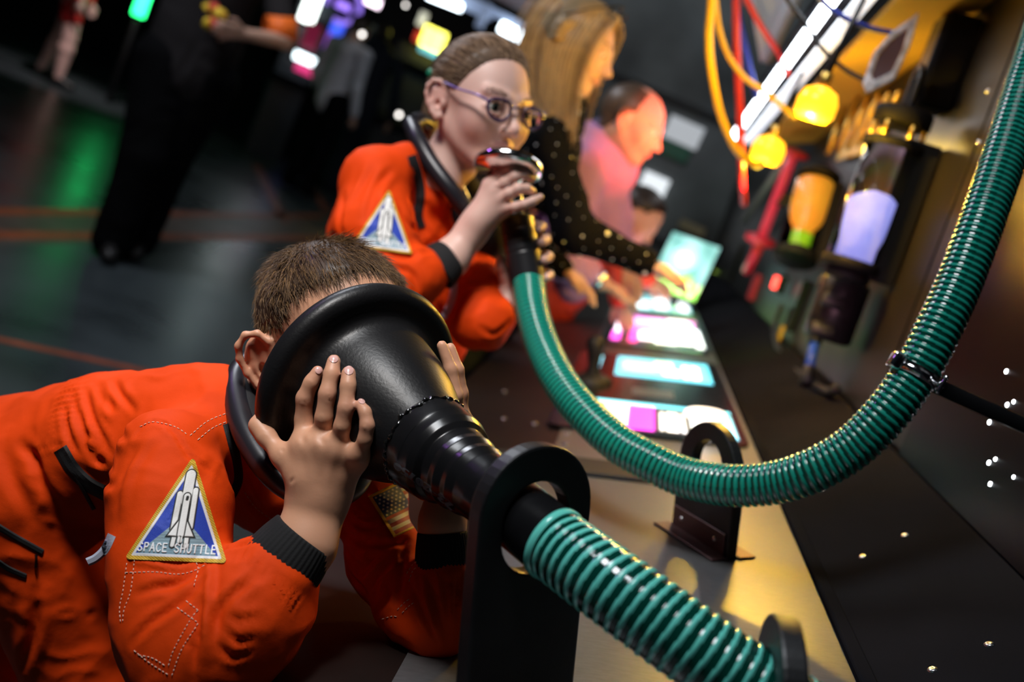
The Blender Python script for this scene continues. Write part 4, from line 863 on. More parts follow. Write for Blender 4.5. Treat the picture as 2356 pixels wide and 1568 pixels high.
cl_ = [(c4([(1850, 590), (1700, 760), (1500, 900), (1350, 1000), (1190, 1180)]), 10, 7), (c4([(1840, 500), (1600, 640), (1400, 680), (1250, 730)]), 10, 5), (c4([(1860, 440), (1840, 700), (1800, 1000), (1760, 1250), (1740, 1500)]), 9, 7),
       (c4([(1900, 350), (1860, 700), (1850, 1000), (1880, 1300)]), 12, -4), (c4([(1150, 420), (1400, 470), (1640, 500), (1880, 400)]), 6, -3), (c4([(2330, 560), (2080, 760), (1980, 900), (1960, 1100)]), 11, 5), (c4([(2250, 830), (2150, 900), (2330, 860)]), 9, -2),
       (c4([(2300, 260), (2150, 240), (2000, 330), (1930, 460)]), 8, 4), (c4([(2050, 1060), (2150, 1150), (2280, 1140)]), 8, 4), (c4([(1980, 1200), (2100, 1300), (2250, 1260)]), 8, 4), (c4([(1700, 1150), (1740, 1250), (1730, 1400)]), 6, 4),
       (c1([(600, 500), (640, 420), (720, 375), (800, 430), (870, 540), (960, 600), (1000, 640)]), 6, 4), (c1([(560, 800), (600, 600), (680, 450)]), 12, -2.5), (c1([(330, 250), (380, 400), (460, 560), (520, 680)]), 9, 5), (c1([(390, 230), (430, 380), (510, 520)]), 8, 4), (c1([(440, 200), (500, 300), (580, 470)]), 9, 4),
       (c1([(520, 190), (560, 260), (620, 330)]), 8, 3), (c1([(360, 300), (420, 480), (510, 640)]), 7, -3.5), (c1([(300, 300), (310, 420), (350, 520)]), 8, 4), (c1([(1100, 640), (1160, 760), (1230, 830)]), 8, 5), (c1([(1010, 880), (1100, 870), (1160, 900)]), 7, 4),
       (c1([(100, 480), (170, 560), (200, 700)]), 12, 5), (c1([(20, 500), (60, 640), (160, 820)]), 14, 2.5), (c1([(200, 600), (260, 760), (280, 860)]), 12, 2.5), (c1([(300, 1200), (420, 1260), (560, 1290)]), 9, 1.5), (c1([(160, 1150), (150, 1350), (100, 1500)]), 12, 6),
       (c2([(230, 600), (400, 690), (600, 690), (720, 640)]), 9, 5), (c2([(250, 520), (400, 590), (560, 560)]), 7, 3), (c2([(280, 720), (360, 850), (430, 790), (620, 730)]), 10, 6), (c2([(640, 660), (620, 850), (600, 1000), (590, 1090)]), 8, 7),
       (c2([(600, 760), (500, 850), (430, 1000), (420, 1120)]), 10, 5), (c2([(560, 960), (520, 1050), (450, 1150)]), 8, 5), (c2([(700, 900), (740, 1100), (850, 1300)]), 8, 5), (c2([(800, 900), (850, 1120), (900, 1330)]), 8, 5), (c2([(900, 920), (900, 1100), (930, 1300)]), 8, 5), (c2([(980, 900), (970, 1080), (960, 1260)]), 8, 4),
       (c2([(750, 900), (800, 1120), (870, 1320)]), 7, -3), (c2([(690, 860), (720, 1000), (800, 1220)]), 6, -3), (c2([(300, 900), (400, 1010), (430, 1150)]), 8, 5)]
for i in range(12):                                   # gathered waist elastic
    t = i/11; x = 178-50*t; y = 868+150*t; cl_.append(([(x-38, y+16), (x-5, y+6), (x+22, y)], 5, 2.4))
for i in range(12):                                   # gathers under the near cuff
    t = i/11; x = 572+122*t; y = 1252+118*t; cl_.append(([(x+2, y-1), (x-12, y+16), (x-24, y+40)], 5, 1.5))
for i in range(12):
    x = 962+10*i; y = 1318+12*math.sin(i/11*3.1); cl_.append(([(x, y), (x+2-i*0.4, y+20), (x+3-i, y+44)], 4.5, 1.5))
V = crease(V, N, cl_, sb); sb = bvh_of(V, F.tolist())
suit = obj('flight_suit', V, F, M_suit, boy)
# knitted cuffs
def knit(a, b, ra, rb, parent, flx=0.8, ribs=44, flare=0.0):
    a, b = np.array(a), np.array(b); x, y, z = rot_frame(b-a, cdir(0, 0, 1)); n = ribs*4; an = np.linspace(0, 2*math.pi, n, endpoint=False); V = []; prof = []
    L = np.linalg.norm(b-a); rows = [(0.0, ra-0.004), (0.0, ra-0.0005), (0.03, ra+0.0003)]+[(t, ra+(rb-ra)*t+0.0015*math.sin(t*math.pi)) for t in np.linspace(0.08, 0.92, 12)]+[(0.97, rb), (1.0, rb-0.001), (1.0, rb-0.005)]
    for t, r in rows: V.append(a+z*L*t+(r+0.0004*np.cos(an*ribs))[:, None]*(np.cos(an)[:, None]*x+flx*np.sin(an)[:, None]*y))
    V = np.vstack(V); m = len(rows); F = [(i*n+j, i*n+(j+1) % n, (i+1)*n+(j+1) % n, (i+1)*n+j) for i in range(m-1) for j in range(n)]
    return obj('cuff', V, F, M_knit, parent)
knit(P(702, 1232, 0.915), P(634, 1318, 0.908), 0.0318, 0.0385, boy, 0.9)
knit(P(1018, 1222, 0.988), P(1021, 1335, 0.985), 0.0245, 0.0275, boy, 0.95)
# padded neck ring
ring = resample(np.array([P(*q) for q in ((590, 815, 1.13), (545, 870, 1.07), (552, 955, 1.02), (590, 1040, 0.985), (650, 1108, 0.965), (735, 1142, 0.965), (808, 1120, 0.995), (832, 1060, 1.05), (800, 960, 1.13), (700, 850, 1.17), (640, 810, 1.16), (595, 812, 1.135))]), n=120)
obj('neck_ring', *sweep(ring, 0.0135, 24, caps=False), M_collar, boy)
inner = resample(np.array([P(*q) for q in ((600, 830, 1.12), (560, 890, 1.07), (570, 960, 1.03), (610, 1040, 1.0), (665, 1095, 0.985), (740, 1120, 0.99), (800, 1090, 1.02))]), n=80)
obj('collar_lining', *sweep(inner, 0.017, 20), M_knit, boy)
# webbing, zips, tape
for nm, pts, w_, m_ in (('shoulder_strap', c1([(1040, 385), (1060, 460), (1085, 560), (1090, 650), (1050, 730), (1010, 765)]), 21, M_web), ('side_zip_gap', c1([(275, 500), (330, 590), (400, 660), (470, 700), (540, 740)]), 34, M_web), ('pocket_zip', c1([(-20, 850), (70, 905), (195, 975)]), 15, M_web), ('pocket_zip', c1([(-20, 1010), (40, 1050), (118, 1085)]), 13, M_web),  # the wide side band stands in for a dark gap along a zip
                         ('reflective_tape', c1([(512, 895), (480, 960), (440, 1000), (400, 1020)]), 20, mat('reflective_grey_tape', (0.42, 0.45, 0.55), 0.4)), ('pocket_zip', c1([(330, 600), (380, 690), (430, 780)]), 9, M_web)):
    r_ = ribbon(sb, pts, w_, 0.0022)
    if r_: obj(nm, *r_, m_, suit, False)
for q in (c1([(165, 985), (166, 1010), (164, 1045)]),):
    r_ = ribbon(sb, q, 7, 0.004); 
    if r_: obj('zip_pull', *r_, M_black_metal, suit, False)
# patches
Pu = lambda A, B_, C_: (lambda U, Vv: (B_[0]+(C_[0]-B_[0])*U+((A[0]-(B_[0]+C_[0])/2))*Vv, B_[1]+(C_[1]-B_[1])*U+((A[1]-(B_[1]+C_[1])/2))*Vv))
V2, F2, c2_ = decal(sb, Pu((446, 1042), (284, 1286), (524, 1296)), shuttle_patch, 0.0012, 250, 250); obj('mission_patch', V2, F2, M_emb, suit, col=c2_, label='blue triangular patch with a white shuttle')
fl_ = lambda U, Vv: (847+150*U+60*(1-Vv), 1141-72*U+96*(1-Vv))
V2, F2, c2_ = decal(sb, fl_, flag_patch, 0.0012, 170, 120); obj('flag_patch', V2, F2, M_emb, suit, col=c2_, label='striped flag patch with a yellow border')
# white top-stitching
rows = [c4([(1145, 450), (1110, 700), (1080, 850), (1090, 1000)]), c4([(1215, 415), (1180, 700), (1120, 870), (1105, 1010)]), c4([(1130, 535), (1400, 530), (1600, 550), (1750, 520), (1865, 460)]), c4([(1755, 410), (1790, 500), (1760, 620), (1745, 690)]), c4([(1820, 390), (1860, 460)]),
        c4([(1250, 1280), (1380, 1310), (1510, 1390)]), c4([(1210, 1240), (1350, 1350), (1545, 1475)]), c4([(1520, 1380), (1570, 1230), (1720, 960), (1800, 860)]), c4([(1550, 1470), (1640, 1230), (1760, 1040), (1800, 975)]), c4([(1680, 790), (1800, 885)]), c4([(1600, 850), (1790, 990)]),
        c1([(870, 440), (950, 375), (1045, 335)]), c1([(905, 460), (975, 405), (1050, 372)]), c1([(640, 400), (700, 378), (800, 400), (870, 445)]), c1([(1120, 700), (1170, 770), (1250, 830)]), c2([(650, 880), (690, 820), (720, 800)]), c2([(665, 930), (690, 860), (730, 830)]), c2([(590, 1110), (640, 1060), (690, 1030)]), c2([(490, 1170), (560, 1150), (610, 1160)]), c2([(620, 1130), (660, 1090), (700, 1060)])]
st = [s_ for s_ in (stitch(sb, p_, 0.9) for p_ in rows) if s_]
for v_, f_ in st: obj('stitching', v_, f_, M_thread, suit)
# print on the sleeve of the funnel
sv = bvh_of(SVs, SFs)
def print_(U, V_): m = textmask(U, V_, '23-20750', 0.02, 0.2, 0.6, 0.085, 0.028, 0.32); return np.zeros(U.shape+(3,))+[0.10, 0.12, 0.15], m*0.0, m > 0.35
V2, F2, c2_ = decal(sv, lambda U, Vv: (1045-150*U-6*Vv, 1168-112*U**0.9+26*Vv*0.9-10), print_, 0.0003, 220, 60)
if len(V2): obj('printed_number', V2, F2, M_emb, slv, col=c2_)
# ------------------------------------------------------------------ the girl
hG = Head(P(1104, 246, 1.66), cdir(0.62, -0.27, 0.735), cdir(0.23, 0.955, 0.18), 1.0)
girl = thing('person', 'girl in glasses and orange flight suit speaking into the metal mouthpiece', 'person', onfloor(700, 1500) if False else np.array([-0.62, 1.75, 0.0]))
GB = []
gf = {'index': [(1128, 425, 1.566, 13), (1150, 400, 1.558, 13), (1174, 383, 1.549, 13), (1203, 379, 1.554, 11), (1221, 391, 1.566, 9.5)], 'middle': [(1142, 440, 1.561, 13), (1162, 420, 1.552, 13), (1184, 405, 1.546, 13), (1207, 400, 1.552, 11), (1222, 410, 1.564, 9.5)],
      'ring': [(1153, 457, 1.559, 13), (1172, 445, 1.549, 12.5), (1192, 434, 1.544, 12), (1212, 433, 1.552, 10.5), (1225, 440, 1.566, 9)], 'little': [(1166, 478, 1.561, 11.5), (1186, 476, 1.549, 11), (1206, 470, 1.543, 10.5), (1226, 462, 1.548, 9.5), (1243, 453, 1.556, 8)]}
for n_, f in gf.items(): GB += chain(f, k=0.004)
GB += chain([(1128, 428, 1.571, 20), (1100, 500, 1.573, 24)], k=0.012)+chain([(1140, 440, 1.568, 20), (1100, 505, 1.573, 24)], k=0.012)+chain([(1152, 458, 1.568, 19), (1098, 510, 1.573, 26)], k=0.012)+chain([(1164, 477, 1.570, 17), (1100, 515, 1.578, 24)], k=0.012)
GB += chain([(1110, 480, 1.588, 20), (1128, 440, 1.608, 16), (1150, 410, 1.628, 13), (1168, 396, 1.633, 11)], k=0.006)
GB += chain([(1102, 508, 1.588, 33), (1080, 540, 1.585, 31), (1035, 595, 1.575, 40), (905, 668, 1.53, 46), (850, 430, 1.585, 52)], k=0.02)
for f in ([(1205, 545, 1.66, 14), (1235, 520, 1.648, 12), (1246, 520, 1.625, 10), (1240, 528, 1.61, 9)], [(1210, 570, 1.66, 14), (1246, 552, 1.645, 13), (1256, 550, 1.62, 11), (1246, 558, 1.597, 10.5)], [(1212, 600, 1.66, 14), (1252, 590, 1.645, 13), (1262, 590, 1.62, 11.5), (1252, 598, 1.60, 10.5)], [(1210, 630, 1.66, 13), (1252, 630, 1.645, 12), (1264, 632, 1.62, 10.5), (1256, 640, 1.60, 9.5)],
          [(1180, 660, 1.665, 16), (1160, 635, 1.645, 13), (1152, 612, 1.635, 12), (1150, 596, 1.63, 10)]): GB += chain(f, k=0.005)
GB += chain([(1200, 560, 1.668, 24), (1190, 640, 1.67, 30), (1172, 690, 1.66, 27), (1160, 715, 1.655, 30), (1110, 750, 1.64, 36), (1040, 560, 1.72, 45)], k=0.02)
gneck = P(1010, 420, 1.69)
GB += hG.prims(neck_to=gneck, neck_r=0.044, ears=(-1, 1))
GB += [Cap(gneck, P(930, 520, 1.76), 0.04, 0.06, 0.02), Cap(P(930, 520, 1.76), P(830, 960, 1.85), 0.06, 0.08, 0.03), Cap(P(940, 480, 1.74), P(858, 425, 1.60), 0.04, 0.04, 0.03), Cap(P(940, 480, 1.72), P(1045, 540, 1.74), 0.04, 0.035, 0.03)]
gh = P(830, 960, 1.85); glegs = []
for s in (-1, 1):
    a = gh+np.array([0.02, s*0.07, 0]); k_ = np.array([a[0]+0.05, a[1], 0.46]); b = np.array([a[0]-0.02, a[1], 0.07]); glegs.append((a, k_, b)); GB += [Cap(a, k_, 0.065, 0.045, 0.02), Cap(k_, b, 0.042, 0.03, 0.02), Cap(b, b+np.array([0.13, 0, -0.04]), 0.027, 0.024, 0.01)]
V, F = march(GB, 0.0024); N = vnormals(V, F)
if (N*(V-V.mean(0))).sum() < 0: F = F[:, ::-1]; N = -N
obj('body', V, F, M_skin, girl, col=skin_col(V, hG, (0.66, 0.42, 0.35), lips=(0.55, 0.26, 0.24), blush=0.7))
eyes(hG, girl, (0.10, 0.14, 0.12), (0.15, 1, -0.05)); brow(hG, girl, (0.30, 0.19, 0.13), 45)
def line_girl(l):
    y = l[:, 1]; z0 = np.interp(y, [-0.11, -0.07, -0.035, -0.012, 0.004, 0.018, 0.035, 0.055, 0.07, 0.1], [-0.045, -0.045, -0.02, 0.028, 0.020, 0.012, 0.038, 0.072, 0.091, 0.10]); ear = (np.abs(l[:, 0]) > 0.0775) & (l[:, 2] < 0.03); return np.where(ear, -1, l[:, 2]-z0)
V2, F2, us = cap_hair(V, F, N, hG, line_girl, 0.008, ramp=0.035); l2 = hG.loc(V2); hb = np.array((0.115, 0.070, 0.042))
hair = obj('hair', V2, F2, M_hairc, girl, col=hb*(0.8+0.4*vnoise(np.stack([l2[:, 0]*30, l2[:, 1]*12, l2[:, 2]*90], 1))[:, None]))
r = np.random.RandomState(5); knot = np.array([0.0, -0.105, 0.035]); ids = r.choice(len(V2), 2600); ts = np.linspace(0, 1, 9); paths = []
for i in ids:
    p0 = l2[i]; q = []; n0 = np.linalg.norm(p0-[0, 0, .02])
    ln = 0.35+0.5*r.rand()
    for t in ts:
        p = p0*(1-t*ln)+knot*(t*ln); d = p-np.array([0, 0, .02]); dn = n0*(1-t*ln)+np.linalg.norm(knot-[0, 0, .02])*t*ln; q.append(np.array([0, 0, .02])+d/np.linalg.norm(d)*(dn+0.0012+0.001*math.sin(t*9+i)))
    paths.append([hG.w(*a) for a in q])
SV, SF = strands(np.array(paths), 0.0006); cc = np.repeat(np.array((0.10, 0.06, 0.035))+r.rand(len(ids))[:, None]**1.5*np.array((0.26, 0.17, 0.10)), len(SV)//len(ids), 0)
obj('hair_strands', SV, SF, M_hairc, hair, col=cc)
pt = resample(np.array([hG.w(0, -0.100, 0.035), hG.w(0, -0.125, 0.02), hG.w(0.0, -0.135, -0.04), hG.w(0, -0.12, -0.12)]), n=24); V3, F3 = sweep(pt, np.interp(np.linspace(0, 1, 24), [0, .15, .6, 1], [0.012, 0.018, 0.018, 0.004]), 16); obj('ponytail', V3, F3, M_hairc, hair, col=np.tile(hb, (len(V3), 1)))
obj('hair_tie', *lathe(hG.w(0, -0.104, 0.034), hG.fr[1], [(-0.006, 0.014), (-0.006, 0.018), (0.006, 0.018), (0.006, 0.014)], 20, closed=True), mat('green_band', (0.0, 0.16, 0.08), 0.5), hair)
V3, F3 = ball(hG.w(0.071, -0.055, 0.035), 0.009, 12); obj('hair_clip', V3, F3, bpy.data.materials['green_band'], hair)
# glasses
gl = mat('purple_acetate', (0.03, 0.014, 0.07), 0.18, coat=0.6); glg = mat('spectacle_lens', (0.96, 0.93, 0.90), 0.0, trans=1.0, ior=1.05)
gpart = obj('spectacle_frame', *join(*[sweep(resample(np.array([hG.w(x*(0.034+a), 0.1015-abs(a)*0.10-max(0, a)*0.15, -0.002+b) for a, b in ((-.020, .002), (-.017, .012), (-.005, .0155), (.010, .0150), (.021, .011), (.0235, .003), (.020, -.008), (.010, -.0155), (-.003, -.0165), (-.014, -.011), (-.0195, -.003), (-.020, .002))]), n=64), 0.0027, 8, caps=False) for x in (-1, 1)],
    sweep(resample(np.array([hG.w(-0.0145, 0.0995, 0.004), hG.w(-0.005, 0.105, 0.008), hG.w(0.005, 0.105, 0.008), hG.w(0.0145, 0.0995, 0.004)]), n=16), 0.0018, 8)), gl, girl)
M_temple = mat('lilac_temple', (0.22, 0.16, 0.50), 0.2, coat=0.6, metal=0.3)
for x in (-1, 1):
    tp = resample(np.array([hG.w(x*0.057, 0.092, 0.007), hG.w(x*0.072, 0.080, 0.012), hG.w(x*0.080, 0.04, 0.016), hG.w(x*0.081, 0.0, 0.022), hG.w(x*0.079, -0.022, 0.012)]), n=40); obj('temple', *sweep(tp, np.interp(np.linspace(0, 1, 40), [0, .2, 1], [.0042, .0034, .0022]), 10, flat=0.55), M_temple, gpart)
    ring_ = resample(np.array([hG.w(x*(0.034+a), 0.1015-abs(a)*0.10-max(0, a)*0.15, -0.002+b) for a, b in ((-.019, .002), (-.016, .011), (-.005, .0145), (.010, .0140), (.020, .010), (.0225, .003), (.019, -.0075), (.010, -.0145), (-.003, -.0155), (-.0135, -.0105), (-.0185, -.003), (-.019, .002))]), n=40)
    cen = ring_.mean(0); fw = hG.fr[1]; Vl = np.vstack([cen+fw*0.0012, ring_+fw*0.0006, ring_-fw*0.0006, cen]); n_ = len(ring_); Fl = [(0, 1+i, 1+(i+1) % n_) for i in range(n_)]+[(1+i, 1+n_+i, 1+n_+(i+1) % n_, 1+(i+1) % n_) for i in range(n_)]+[(2*n_+1, 1+n_+(i+1) % n_, 1+n_+i) for i in range(n_)]
    obj('lens', Vl, Fl, glg, gpart)
# suit
GS = chain([(975, 400, 1.71, 60), (930, 450, 1.72, 105), (900, 560, 1.74, 135), (880, 760, 1.80, 150), (830, 960, 1.85, 160)], k=0.04)
GS += chain([(930, 380, 1.66, 55), (862, 420, 1.60, 72), (858, 520, 1.565, 84), (880, 610, 1.545, 82), (915, 655, 1.53, 66), (955, 638, 1.54, 56), (978, 630, 1.55, 46)], k=0.025)
GS += chain([(1010, 470, 1.75, 70), (1060, 560, 1.74, 70), (1080, 660, 1.69, 66), (1095, 735, 1.65, 56), (1120, 742, 1.64, 50), (1145, 722, 1.645, 42)], k=0.025)
GS += chain([(1000, 520, 1.76, 95), (990, 640, 1.77, 100), (960, 760, 1.80, 120)], k=0.04)
for a, k_, b in glegs: GS += [Cap(a, k_, 0.095, 0.075, 0.03), Cap(k_, b+np.array([0, 0, 0.04]), 0.07, 0.055, 0.03)]
GS += chain([(965, 400, 1.675, 32), (1000, 455, 1.665, 34)], k=0.02)
V, F = march(GS, 0.0048); N = vnormals(V, F)
if (N*(V-V.mean(0))).sum() < 0: F = F[:, ::-1]; N = -N
V = V+N*(0.003*ridged(V*11)+0.0012*ridged(V*30+3))[:, None]; gb = bvh_of(V, F.tolist()); c5 = lambda pts: [(700+x*0.3634, 230+y*0.3634) for x, y in pts]
V = crease(V, N, [(c5([(560, 440), (480, 520), (430, 640), (400, 760)]), 9, 5), (c5([(400, 400), (330, 560), (260, 700)]), 9, -4), (c5([(250, 600), (230, 700), (240, 850)]), 8, 5), (c5([(590, 640), (640, 740), (700, 820), (800, 910)]), 9, 6), (c5([(500, 960), (640, 1000), (800, 960)]), 8, 7), (c5([(560, 1060), (680, 1100), (720, 1200)]), 8, 5), (c5([(760, 700), (800, 800), (860, 900)]), 8, -4), (c5([(1000, 1180), (1080, 1160), (1200, 1170)]), 7, 6), (c5([(1040, 1220), (980, 1320), (960, 1450)]), 8, 5), (c5([(1120, 1440), (1200, 1480), (1300, 1400)]), 7, 4)], gb)
gb = bvh_of(V, F.tolist()); gs_ = obj('flight_suit', V, F, M_suit, girl)
knit(P(1036, 589, 1.572), P(1000, 622, 1.560), 0.0310, 0.0385, girl, 0.9); knit(P(1165, 703, 1.652), P(1136, 738, 1.642), 0.0265, 0.031, girl, 0.95)
cr_ = resample(np.array([P(*q) for q in ((945, 285, 1.70), (962, 322, 1.655), (995, 380, 1.63), (1040, 440, 1.62), (1082, 492, 1.635), (1110, 505, 1.68), (1105, 430, 1.76), (1040, 330, 1.80), (975, 280, 1.75), (947, 283, 1.705))]), n=110)
obj('neck_ring', *sweep(cr_, 0.0145, 20, caps=False), M_collar, girl)
obj('undershirt', *march([Cap(P(1060, 440, 1.70), P(1100, 540, 1.72), 0.035, 0.06, 0.02)], 0.004), M_knit, girl)
nk = resample(np.array([P(1066, 425, 1.655), P(1080, 455, 1.645), P(1098, 480, 1.645), P(1110, 500, 1.65)]), n=30); obj('necklace', *sweep(nk, 0.0011, 8), mat('gold_chain', (0.8, 0.5, 0.12), 0.25, 1.0), girl)
r_ = ribbon(gb, c5([(680, 350), (720, 480), (735, 600), (720, 730), (740, 810)]), 22, 0.003)
if r_: obj('shoulder_zip', *r_, M_web, gs_, False)
r_ = ribbon(gb, c5([(950, 1130), (940, 1250), (900, 1340), (880, 1380)]), 16, 0.003)
if r_: obj('reflective_tape', *r_, bpy.data.materials['reflective_grey_tape'], gs_, False)
V2, F2, c2_ = decal(gb, Pu((896, 430), (806, 566), (951, 586)), shuttle_patch, 0.002, 130, 130); obj('mission_patch', V2, F2, M_emb, gs_, col=c2_, label='blue triangular patch with a white shuttle')
# ------------------------------------------------------------------ other visitors
def cloth(name, prims, h, m, parent, rough=0.004, fr=9):
    V, F = march(prims, h); N = vnormals(V, F)
    if (N*(V-V.mean(0))).sum() < 0: F = F[:, ::-1]; N = -N
    V = V+N*(rough*ridged(V*fr))[:, None]; return obj(name, V, F, m, parent), V, F, N
def fist(wr_, d, nrm_, s=1.0):
    """five fingers curling away from wrist wr_ along d, back of the hand facing nrm_"""
    d = nrm(d); n = nrm(np.asarray(nrm_)-d*(np.asarray(nrm_)@d)); t = np.cross(d, n); L = []
    pl = wr_+d*0.055*s; L += [Cap(wr_, pl, 0.026*s, 0.034*s, 0.01, fl=(n, 0.55))]
    for k, ln in zip((-1.5, -0.5, 0.5, 1.5), (0.85, 1.0, 0.95, 0.75)):
        b = wr_+d*0.085*s+t*k*0.0175*s; m_ = b+d*0.033*s*ln-n*0.006*s; e_ = m_+d*0.024*s*ln-n*0.016*s; L += [Cap(wr_+d*0.05*s+t*k*0.012*s, b, 0.012*s, 0.0095*s, 0.008*s), Cap(b, m_, 0.0093*s, 0.0085*s, 0.003*s), Cap(m_, e_, 0.0085*s, 0.0068*s, 0.003*s)]
    b = wr_+d*0.03*s+t*0.028*s; m_ = b+d*0.03*s+t*0.022*s-n*0.008*s; L += [Cap(wr_+d*0.01*s, b, 0.015*s, 0.012*s, 0.008*s), Cap(b, m_, 0.012*s, 0.0095*s, 0.004*s), Cap(m_, m_+d*0.026*s-n*0.006*s, 0.0095*s, 0.0075*s, 0.003*s)]
    return L
def down_legs(hip, w_, spread, r0, r1, knee=0.5):
    out = []
    for s in (-1, 1):
        a = hip+np.array(w_)*s*0.5; b = np.array([a[0]+spread[0]*s, a[1]+spread[1]*s, 0.08]); k = (a+b)/2; k[2] = a[2]*knee+0.04; out.append((a, k, b))
    return out
def shoe(b, d, parent, m, s=1.0):
    d = nrm(np.array([d[0], d[1], 0.0])); V, F = march([Cap(b+[0, 0, -0.02], b+d*0.14*s+[0, 0, -0.045], 0.042*s, 0.032*s, 0.02), Cap(b-d*0.04*s+[0, 0, -0.042], b+d*0.15*s+[0, 0, -0.05], 0.032*s, 0.028*s, 0.02), Cap(b+[0, 0, -0.2], b+[0, 0, -0.13], 0.06, 0.045, 0.01, 's')], 0.008); V[:, 2] = np.maximum(V[:, 2], 0.001); obj('shoe', V, F, m, parent)
M_black_cloth = mat('black_cloth', (0.003, 0.003, 0.0035), 0.85, spec=0.05, bump2=0.2, b2scale=20)
M_navy = mat('navy_cloth', (0.010, 0.013, 0.024), 0.85, bump2=0.2, b2scale=12)
M_shoe = mat('black_shoe', (0.012, 0.011, 0.011), 0.45)
M_jeans = mat('dark_jeans', (0.02, 0.03, 0.055), 0.85, var=0.2, vscale=20)
# --- woman in sequins
hW = Head(P(1322, 108, 2.42), cdir(0.86, -0.44, 0.22), cdir(0.42, 0.88, 0.10), 1.02)
woman = thing('person', 'blonde woman in black sequined top reaching over the desk', 'person', np.array([-0.55, 2.55, 0.0]))
nW = P(1265, 215, 2.50); sh0, sh1 = P(1262, 335, 2.36), P(1215, 250, 2.62); el0 = P(1318, 530, 2.32); wr0 = P(1483, 603, 2.38); hipW = P(1080, 560, 2.70); hipW = np.array([nW[0]-0.12, nW[1]+0.05, 0.98])
WB = hW.prims(neck_to=nW, neck_r=0.05)+[Cap(sh0, el0, 0.042, 0.034, 0.02), Cap(el0, wr0, 0.034, 0.023, 0.02)]+fist(wr0, P(1560, 640, 2.42)-wr0, cdir(0.3, 0.9, 0.2), 0.95)
WB += [Cap(nW, hipW, 0.07, 0.10, 0.03), Cap(nW, sh0, 0.05, 0.045, 0.03), Cap(nW, sh1, 0.05, 0.045, 0.03)]
el1 = sh1+np.array([0.05, 0.1, -0.27]); wr1 = el1+np.array([0.2, -0.02, -0.08]); WB += [Cap(sh1, el1, 0.04, 0.034, 0.02), Cap(el1, wr1, 0.032, 0.024, 0.02)]+fist(wr1, (1, 0, -0.3), (0, 0, 1), 0.95)
wl = down_legs(hipW, (0.0, 0.18, 0), (0.0, 0.02), 0, 0)
for a, k, b in wl: WB += [Cap(a, k, 0.085, 0.055, 0.03), Cap(k, b, 0.052, 0.035, 0.02)]
V, F = march(WB, 0.0042); N = vnormals(V, F)
if (N*(V-V.mean(0))).sum() < 0: F = F[:, ::-1]; N = -N
obj('body', V, F, M_skin, woman, col=skin_col(V, hW, (0.66, 0.40, 0.30))); eyes(hW, woman, look=(0, 1, -0.3)); brow(hW, woman, (0.2, 0.12, 0.07), 60)
def line_w(l): y = l[:, 1]; z0 = np.interp(y, [-0.11, -0.05, 0.0, 0.03, 0.06, 0.1], [-0.06, -0.06, -0.01, 0.035, 0.072, 0.085]); return l[:, 2]-z0
V2, F2, us = cap_hair(V, F, N, hW, line_w, 0.014); wh = np.array((0.34, 0.23, 0.12)); hairw = obj('hair', V2, F2, M_hairc, woman, col=np.tile(wh, (len(V2), 1)))
r = np.random.RandomState(11); paths = []; grav = np.array([0, 0, -1.0]); n_s = 2600
for i in range(n_s):
    x = (1 if r.rand() < 0.62 else -1); a = r.rand(); y0 = 0.075-0.15*a; base_ = np.array([x*0.012*r.rand(), y0, 0.108-0.9*y0*y0*6*0.1-(0.03 if y0 > 0.05 else 0)*r.rand()])
    swing = x*(0.080+0.014*r.rand()); yy = y0*0.75-0.02+0.02*r.randn()
    p0 = hW.w(*base_); p1 = hW.w(swing*0.62, yy+0.005, 0.085); p2 = hW.w(swing, yy, 0.02); p3 = hW.w(swing*1.02, yy*1.0, -0.05); ln = 0.16+0.10*r.rand()
    fall = grav+0.12*hW.fr[1]; fall /= np.linalg.norm(fall); tgt = P(1318+34*(0.5-a), 330, 2.30) if x > 0 else None
    p4 = p3+fall*ln*0.5; p5 = p3+fall*ln
    if x > 0: p4 = p4*0.6+0.4*(tgt+0.5*(p3-tgt)); p5 = p5*0.35+0.65*tgt+0.004*r.randn(3)
    paths.append(resample(np.array([p0, p1, p2, p3, p4, p5]), n=14))
SV, SF = strands(np.array(paths), 0.0013); k_ = r.rand(n_s)[:, None]; cc = np.repeat(np.array((0.20, 0.12, 0.06))*(1-k_)+np.array((0.66, 0.47, 0.24))*k_, len(SV)//n_s, 0); obj('hair_strands', SV, SF, M_hairc, hairw, col=cc)
sun = [hW.w(x*0.03+a*0.024, 0.072+0.0*abs(x), 0.098+b*0.014) for x in (1,) for a, b in ((0, 1), (.7, .7), (1, 0), (.7, -.7), (0, -1), (-.7, -.7), (-1, 0), (-.7, .7))]
obj('sunglasses', *join(*[sweep(resample(np.array([hW.w(x*0.032+a*0.024, 0.066-0.25*abs(a*0.02)+b*0.010, 0.106+b*0.012) for a, b in ((0, 1), (.7, .7), (1, 0), (.7, -.7), (0, -1), (-.7, -.7), (-1, 0), (-.7, .7), (0, 1))]), n=40), 0.0026, 8, caps=False) for x in (-1, 1)], sweep(np.array([hW.w(0.056, 0.06, 0.108), hW.w(0.088, 0.02, 0.075), hW.w(0.09, -0.03, 0.04)]), 0.002, 8)), M_black_metal, woman)
